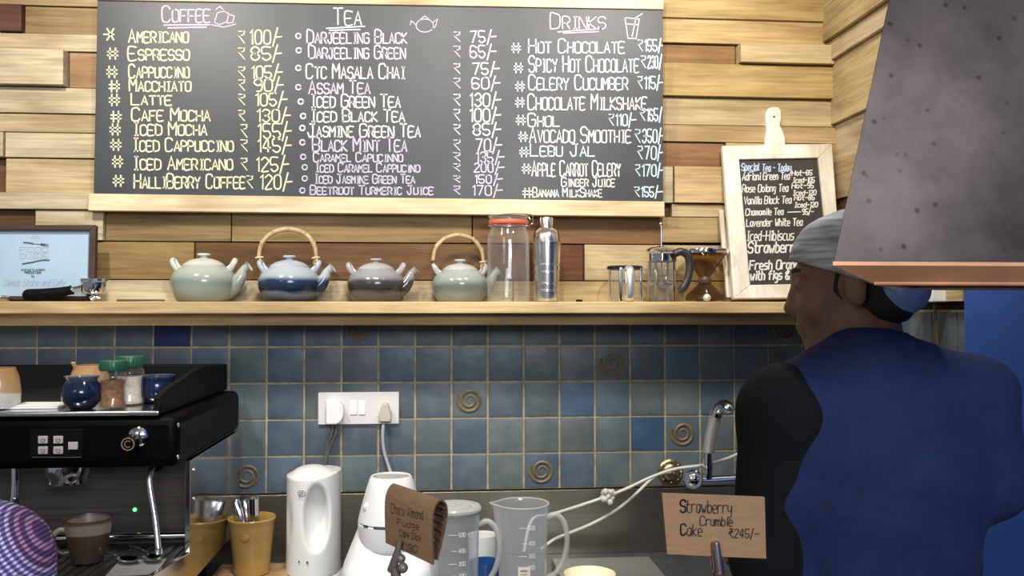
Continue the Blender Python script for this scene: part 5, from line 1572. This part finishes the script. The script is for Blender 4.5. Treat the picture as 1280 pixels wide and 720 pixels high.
# corrugated core seen in the open end
m = MB()
for k in range(7):
    zz = .010 + k * .0088; wdt = .003 + .0125 * min(1, zz / .05)
    m.tube([mk_(L0 + ax * .01, -.003, zz), mk_(R0 - ax * .002, -.003, zz)], .0016, 6)
    m.tube([mk_(L0 + ax * .01, -.004 - wdt * .8, zz), mk_(R0 - ax * .002, -.004 - wdt * .8, zz)], .0016, 6)
m.build('corrugation', CARDIN, pc, origin=tc0)
tp_ = Plane(L0 + nf * .0012, nf)
tpl = lambda x, y, h=.0006: tp_.hit(x, y, h)
CP2 = mpp(tc0)
m = MB()
for (t_, x0, x1, y0, y1, sl) in (('Choco Almond', 489, 529, 629, 641, .22), ('Fudge', 497, 524, 648, 656, .22), ('Cake Slice', 500, 526, 662, 670, .22), ('$180', 501, 522, 678, 687, .2)):
    write(m, t_, tpl, nf, x0, x1, y0, y1, .95 * CP2, False, slope=sl, jitter=.2, rng=jc)
m.build('lettering', PENB, pc, origin=tc0)
q = tp_.hit(502, 684); base = Vector((q.x, q.y, BZ + .0005)) + nf * .004
hld = empty('card_holder', base, 'grey clip holding the folded price card upright', 'card holder')
CLG = pm('clip_grey', (.20, .165, .15), .4, .4)
m = MB(); m.tube([tp_.hit(504, 673, .004), tp_.hit(502, 690, .006), tp_.hit(497, 712, .008)], [.0026, .0045, .0062], 10); m.build('clip_front', CLG, hld, origin=base)
m = MB(); c0 = tp_.hit(500, 700, .008)
m.ball(tp_.hit(507, 709, .004), .0066); m.ball(tp_.hit(503, 698, .002), .0058); m.tube([tp_.hit(500, 708, .006), Vector((base.x, base.y, BZ + .005))], [.0065, .004], 10); m.build('stem', CLG, hld, origin=base)
m = MB(); m.lathe([(.028, 0), (.028, .004), (.02, .008), (.001, .009)], 32, M=T_(base)); m.build('base', CLG, hld, origin=base)

# ================================================================== PEOPLE
SKIN = pm('skin_brown', (.27, .14, .085), .5, var=.10, scale=25)


def hand(f, w, d, nrm, side, s=1.):
    """palm, four fingers and a thumb, curled gently; d: forearm direction, nrm: back of the hand"""
    d = Vector(d).normalized(); nrm = (Vector(nrm) - d * Vector(nrm).dot(d)).normalized(); lat = d.cross(nrm) * side
    for k in (-.022, -.008, .008, .022):
        f.cone(w + lat * k * .6 * s, w + (d * .085 + lat * k) * s, .014 * s, .0115 * s, k=.008)
    for i, (k, ln) in enumerate(((-.027, .058), (-.009, .078), (.010, .084), (.028, .074))):
        a = w + (d * .088 + lat * k) * s
        b_ = a + (d * ln * .45 - nrm * .008) * s
        c_ = b_ + (d * ln * .28 - nrm * .022) * s
        e_ = c_ + (d * ln * .06 - nrm * .024) * s
        f.cone(a, b_, .0092 * s, .0086 * s, k=.004); f.cone(b_, c_, .0086 * s, .008 * s, k=.003); f.cone(c_, e_, .008 * s, .007 * s, k=.003)
    a = w + (d * .025 + lat * .026) * s; b_ = a + (d * .035 + lat * .026 - nrm * .008) * s; c_ = b_ + (d * .030 + lat * .006 - nrm * .010) * s
    f.cone(a, b_, .014 * s, .0105 * s, k=.006); f.cone(b_, c_, .0105 * s, .0085 * s, k=.004)


def head_frame(F):
    F = Vector(F).normalized(); L = Vector((0, 0, 1)).cross(F).normalized(); U = F.cross(L)
    return F, L, U


def person(label, base, H, F, s, N_, SL, SR, EL, ER, WL, WR, chest, belly, pelvis, shirt_mat, trouser_mat, skin, h=.006, twist=0., collar=None):
    base = Vector(base)
    t = empty('person', base, label, 'person')
    F, L, U = head_frame(F); R = [F, L, U]
    P = lambda a, b_, c_: H + (F * a + L * b_ + U * c_) * s
    pts = [H, SL, SR, EL, ER, WL, WR, pelvis]
    lo = [min(p[i] for p in pts) - .24 for i in range(3)]; hi = [max(p[i] for p in pts) + .24 for i in range(3)]
    lo[2] = -.005
    f = Field(lo, hi, h)
    # torso
    Rt = [Vector((math.cos(twist), math.sin(twist), 0)), Vector((-math.sin(twist), math.cos(twist), 0)), Vector((0, 0, 1))]
    f.ell(chest, (.165, .105, .19), Rt, .03); f.ell(belly, (.145, .10, .19), Rt, .05); f.ell(pelvis, (.155, .11, .13), Rt, .05)
    f.cone(SL, SR, .042, .042, .02); f.cone(N_, SL, .038, .034, .02); f.cone(N_, SR, .038, .034, .02)
    for S_, E_, W_h in ((SL, EL, WL), (SR, ER, WR)):
        f.cone(S_, E_, .046, .039, .015); f.cone(E_, W_h, .039, .027, .015)
    hl = pelvis.copy(); feet = []
    for sg in (-1, 1):
        hip = pelvis + Rt[0] * (.085 * sg) - Vector((0, 0, .05)); knee = hip * 1.; knee.z = hip.z * .53; knee += Vector((0, .02, 0))
        ank = knee.copy(); ank.z = .085; ank += Vector((0, -.03, 0))
        f.cone(hip, knee, .082, .055, .04); f.cone(knee, ank, .054, .036, .02); f.cone(ank, ank + Vector((0, .14, -.05)), .036, .03, .02)
        feet.append((hip, knee, ank))
    for W_h, E_, sd in ((WL, EL, 1), (WR, ER, -1)):
        d = (W_h - E_).normalized(); hand(f, W_h, d, Vector((0, 0, 1)) if abs(d.z) < .8 else Vector((0, 1, 0)), sd, .95)
    # head and neck
    f.cone(P(-.02, 0, -.06), N_ - Vector((0, 0, .01)), .053 * s, .058, .025)
    f.ell(P(-.012, 0, .035), (.098 * s, .077 * s, .088 * s), R, .02)
    f.ell(P(.035, 0, -.03), (.060 * s, .060 * s, .085 * s), R, .02)
    f.cone(P(.03, 0, -.080), P(.070, 0, -.098), .042 * s, .021 * s, .02)
    for sg in (-1, 1):
        f.cone(P(-.005, .050 * sg, -.055), P(.060, .014 * sg, -.098), .020 * s, .018 * s, .02)
        f.ell(P(.066, .036 * sg, -.028), (.026 * s, .022 * s, .026 * s), R, .02)
        f.cone(P(.086, .012 * sg, .034), P(.074, .045 * sg, .034), .010 * s, .009 * s, .012)
        f.ell(P(.098, .031 * sg, .012), (.014 * s, .017 * s, .010 * s), R, .010, neg=True)
        f.ell(P(.083, .031 * sg, .010), (.013 * s, .014 * s, .013 * s), R, .003)
        f.cone(P(.098, .008 * sg, -.032), P(.094, .012 * sg, -.034), .0075 * s, .0065 * s, .008)
        f.ell(P(-.006, .078 * sg, -.008), (.019 * s, .010 * s, .031 * s), R, .006)
        f.ell(P(-.003, .090 * sg, -.004), (.010 * s, .008 * s, .017 * s), R, .005, neg=True)
    f.cone(P(.090, 0, .020), P(.109, 0, -.026), .008 * s, .0105 * s, .012)
    f.cone(P(.093, -.016, -.058), P(.093, .016, -.058), .0085 * s, .0085 * s, .006)
    f.cone(P(.090, -.014, -.072), P(.090, .014, -.072), .0088 * s, .0088 * s, .006)
    f.build('body', skin, t, origin=base, relax=2)
    # eyes and brows
    for sg in (-1, 1):
        m = MB(); m.ball(P(.0815, .031 * sg, .0105), .0105 * s); e = m.build('eye', pm('eye_white', (.6, .57, .52), .2), t, origin=base)
        m = MB(); m.ball(P(.0885, .0315 * sg, .0105), .0050 * s); m.build('iris', pm('iris_dark', (.02, .012, .008), .15), e, origin=base)
        m = MB(); m.tube(smooth([P(.090, .014 * sg, .034), P(.090, .031 * sg, .040), P(.076, .048 * sg, .036)], 4), .0040 * s, 8, flat=1.0); m.build('eyebrow', pm('hair_black', (.012, .010, .009), .6), t, origin=base)
    # shirt
    g = Field(lo, hi, h)
    g.ell(chest, (.188, .130, .205), Rt, .03); g.ell(belly, (.163, .122, .215), Rt, .06)
    bl_ = belly + (pelvis - belly) * .75; g.ell(bl_, (.168, .124, .12), Rt, .05)
    g.cone(SL, SR, .060, .060, .03); g.cone(N_ - Vector((0, 0, .016)), SL - Vector((0, 0, .004)), .054, .050, .04); g.cone(N_ - Vector((0, 0, .012)), SR + Vector((0, 0, .0)), .058, .054, .04)
    for S_, E_, W_h in ((SL, EL, WL), (SR, ER, WR)):
        g.cone(S_, E_, .065, .056, .03); g.cone(E_, E_ + (W_h - E_) * .86, .055, .040, .02)
    g.cone(N_ - Vector((0, 0, .03)), N_ + (P(-.02, 0, -.06) - N_) * .42, .066, .063, .02)
    g.ripple(.0014, [(38, 10, 26, .3), (-22, 14, 44, 1.7), (12, 30, 60, 4.1)])
    g.cut(N_ + (P(-.02, 0, -.06) - N_) * .55, (P(-.02, 0, -.06) - N_))
    for E_, W_h in ((EL, WL), (ER, WR)):
        pass
    g.build('shirt', shirt_mat, t, origin=base, relax=2)
    # trousers
    g = Field(lo, hi, h * 1.4)
    g.ell(pelvis, (.172, .126, .12), Rt, .04)
    for hip, knee, ank in feet:
        g.cone(hip, knee, .096, .070, .03); g.cone(knee, ank + Vector((0, 0, .0)), .068, .058, .02)
    g.build('trousers', trouser_mat, t, origin=base)
    for hip, knee, ank in feet:
        q = Field((ank.x - .07, ank.y - .09, -.002), (ank.x + .07, ank.y + .22, .16), .006)
        q.cone(ank + Vector((0, -.015, -.04)), ank + Vector((0, .14, -.048)), .048, .042, .02); q.cone(ank, ank - Vector((0, 0, .03)), .046, .046, .02)
        q.cut((0, 0, .002), (0, 0, -1)); q.build('shoe', pm('shoe_black', (.02, .02, .02), .4), t, origin=base)
    return t, P, R, f


YM = -1.12
mp2 = lambda x, y, Y=YM: at(x, y, Y)
H_ = mp2(1064, 358, -1.10)
Fd = Vector((-math.cos(math.radians(26)), math.sin(math.radians(26)), -.12))
NAVYSH = pm('navy_shirt', (.0026, .0140, .074), .85, var=.25, scale=60)
SL_, SR_ = mp2(984, 516), mp2(1212, 498)
man, P, R, _ = person('man in a dark navy shirt and grey cap, seen from behind, head turned left', (mp2(1095, 600).x, YM, 0), H_, Fd, .90,
                      mp2(1085, 452, -1.13), SL_, SR_, mp2(964, 700, -1.10), mp2(1236, 602, -1.13),
                      Vector((.57, -.86, 1.12)), Vector((.70, -.88, 1.14)),
                      mp2(1093, 575, -1.10), mp2(1092, 745, -1.09), Vector((mp2(1092, 745).x, -1.08, .93)), NAVYSH, pm('trousers_black', (.012, .012, .014), .8), SKIN)
MB_ = Vector(man.location)
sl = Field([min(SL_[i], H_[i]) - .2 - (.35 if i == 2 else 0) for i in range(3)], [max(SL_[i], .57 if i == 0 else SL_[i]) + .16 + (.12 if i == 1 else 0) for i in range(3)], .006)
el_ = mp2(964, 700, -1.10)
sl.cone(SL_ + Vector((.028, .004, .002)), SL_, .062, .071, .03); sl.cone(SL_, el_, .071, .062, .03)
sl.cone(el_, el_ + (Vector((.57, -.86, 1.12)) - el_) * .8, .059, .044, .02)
sv = sl.build('sleeve', pm('sleeve_shade', (.006, .006, .008), .9, spec=.2), man, origin=MB_); sv['label'] = 'left sleeve painted black for shade'  # black cloth stands for the shade on his left arm and shoulder
# hair below the cap, then the cap
s = .90
hf = Field([H_[i] - .16 for i in range(3)], [H_[i] + .16 for i in range(3)], .0035)
hf.ell(P(-.022, 0, .028), (.099 * s, .083 * s, .098 * s), R, .01)
hf.ell(P(-.048, 0, -.03), (.054 * s, .068 * s, .052 * s), R, .02)
hf.cut(P(.035, 0, -.02), (R[0] * .92 - R[2] * -.25)); hf.cut(P(-.05, 0, -.075), -R[2] + R[0] * -.15)
hf.ell(P(.0, .082, -.012), (.030 * s, .022 * s, .040 * s), R, .004, neg=True)
hf.build('hair', pm('hair_black', (.012, .010, .009), .6), man, origin=MB_)
cf = Field([H_[i] - .17 for i in range(3)], [H_[i] + .17 for i in range(3)], .0032)
cf.ell(P(-.010, 0, .038), (.112 * s, .0885 * s, .100 * s), R, .01)
cf.ell(P(-.065, 0, .010), (.066 * s, .084 * s, .072 * s), R, .03)
cf.ripple(.0011, [(60, 20, 70, .4), (-30, 40, 95, 1.9)])
cf.cut(P(.0, 0, .014), (-R[2] * .88 + R[0] * .42))
CAPM, nt, b = newmat('cap_cloth')
b.inputs['Roughness'].default_value = .85
tc = N(nt, 'ShaderNodeTexCoord'); mpn = N(nt, 'ShaderNodeMapping'); mpn.inputs['Rotation'].default_value = (0, math.radians(35), 0); mpn.inputs['Scale'].default_value = (8, 8, 75)
nz = N(nt, 'ShaderNodeTexNoise'); nz.inputs['Scale'].default_value = 1.6; nz.inputs['Detail'].default_value = 4
r = N(nt, 'ShaderNodeValToRGB'); r.color_ramp.elements[0].position = .35; r.color_ramp.elements[0].color = (.26, .28, .29, 1); r.color_ramp.elements[1].position = .68; r.color_ramp.elements[1].color = (.82, .84, .82, 1)
nt.links.new(tc.outputs['Object'], mpn.inputs[0]); nt.links.new(mpn.outputs[0], nz.inputs['Vector']); nt.links.new(nz.outputs['Fac'], r.inputs[0]); nt.links.new(r.outputs[0], b.inputs['Base Color'])
cp = cf.build('cap', CAPM, man, origin=MB_); cp['label'] = 'grey streaked cloth cap'
bf = Field([H_[i] - .18 for i in range(3)], [H_[i] + .18 for i in range(3)], .0032)
bf.ell(P(-.070, .0, -.008), (.060 * s, .080 * s, .056 * s), R, .01)
bf.ripple(.0012, [(60, 20, 70, .4), (-30, 40, 95, 1.9)])
bb = bf.build('cap_back', pm('cap_blue', (.26, .40, .72), .7, var=.3, scale=40), man, origin=MB_); bb['label'] = 'blue gathered back of the cap'

# --- customer at the lower left edge
PLD, nt, b = newmat('plaid_shirt')
b.inputs['Roughness'].default_value = .85
tc = N(nt, 'ShaderNodeTexCoord')
prev = None
def stripes(axis, scale, lo, hi, thr0, thr1, rot=(0, 0, 0)):
    mp = N(nt, 'ShaderNodeMapping'); mp.inputs['Rotation'].default_value = rot
    wv = N(nt, 'ShaderNodeTexWave', wave_type='BANDS', bands_direction=axis); wv.inputs['Scale'].default_value = scale; wv.inputs['Distortion'].default_value = .6; wv.inputs['Detail Scale'].default_value = .5
    r = N(nt, 'ShaderNodeValToRGB'); r.color_ramp.elements[0].position = thr0; r.color_ramp.elements[0].color = (*lo, 1); r.color_ramp.elements[1].position = thr1; r.color_ramp.elements[1].color = (*hi, 1)
    nt.links.new(tc.outputs['Object'], mp.inputs[0]); nt.links.new(mp.outputs[0], wv.inputs['Vector']); nt.links.new(wv.outputs['Fac'], r.inputs[0])
    return r.outputs[0]
s1_ = stripes('Z', 66, (.17, .15, .36), (.74, .70, .82), .35, .8, (0, math.radians(32), 0))
s2_ = stripes('X', 66, (.26, .22, .44), (1, 1, 1), .35, .8, (0, math.radians(32), 0))
s3_ = stripes('X', 7, (.75, .42, .50), (1, 1, 1), .1, .35, (0, math.radians(32), 0))
m1 = N(nt, 'ShaderNodeMix', data_type='RGBA', blend_type='MULTIPLY'); m1.inputs[0].default_value = 1
m2 = N(nt, 'ShaderNodeMix', data_type='RGBA', blend_type='MULTIPLY'); m2.inputs[0].default_value = 1
nt.links.new(s1_, m1.inputs[6]); nt.links.new(s2_, m1.inputs[7]); nt.links.new(m1.outputs[2], m2.inputs[6]); nt.links.new(s3_, m2.inputs[7]); nt.links.new(m2.outputs[2], b.inputs['Base Color'])
YQ = -1.46
cu = lambda x, y, Y=YQ: at(x, y, Y)
Hc = cu(-185, 622, -1.44)
customer, P2, R2, _ = person('person in a purple and white checked shirt at the lower left edge', (cu(-185, 700).x, YQ, 0), Hc, Vector((.1, 1, -.1)), .88,
                   cu(-183, 697), cu(-335, 752), cu(-24, 712), cu(-365, 997), cu(12, 940), cu(-325, 1097, -1.25), cu(-65, 1087, -1.22),
                   cu(-185, 840), cu(-185, 1007), Vector((cu(-185, 700).x, YQ, .78)), PLD, pm('jeans', (.03, .05, .10), .8), SKIN, h=.007)
CB_ = Vector(customer.location)
hf = Field([Hc[i] - .16 for i in range(3)], [Hc[i] + .16 for i in range(3)], .005)
hf.ell(P2(-.018, 0, .042), (.103 * .88, .087 * .88, .094 * .88), R2, .01); hf.ell(P2(-.05, 0, -.02), (.060, .070, .065), R2, .02); hf.cut(P2(.045, 0, 0), R2[0] - R2[2] * .9)
hf.build('hair', pm('hair_black', (.012, .010, .009), .6), customer, origin=CB_)

# ------------------------------------------------------------------ repeats share a group
for names, g in ((('teapot',), 'teapots on the wall shelf'), (('spice_jar',), 'green lidded jars on the machine'), (('mug',), 'navy mugs on the machine'),
                 (('sugar_pot',), 'tan stoneware pots on the machine'), (('measuring_jug',), 'measuring jugs on the counter'), (('price_card',), 'cardboard price cards'),
                 (('card_holder',), 'card holders on the front bar'), (('power_plug',), 'plugs in the wall socket'), (('water_hose',), 'white hoses by the tap'),
                 (('bar_spoon', 'whisk'), 'utensils in the mustard crock'), (('teaspoon',), 'teaspoons on the drip tray'), (('tumbler',), 'cups behind the jugs')):
    for o in list(scene.objects):
        if o.parent is None and o.name.split('.')[0] in names: o['group'] = g
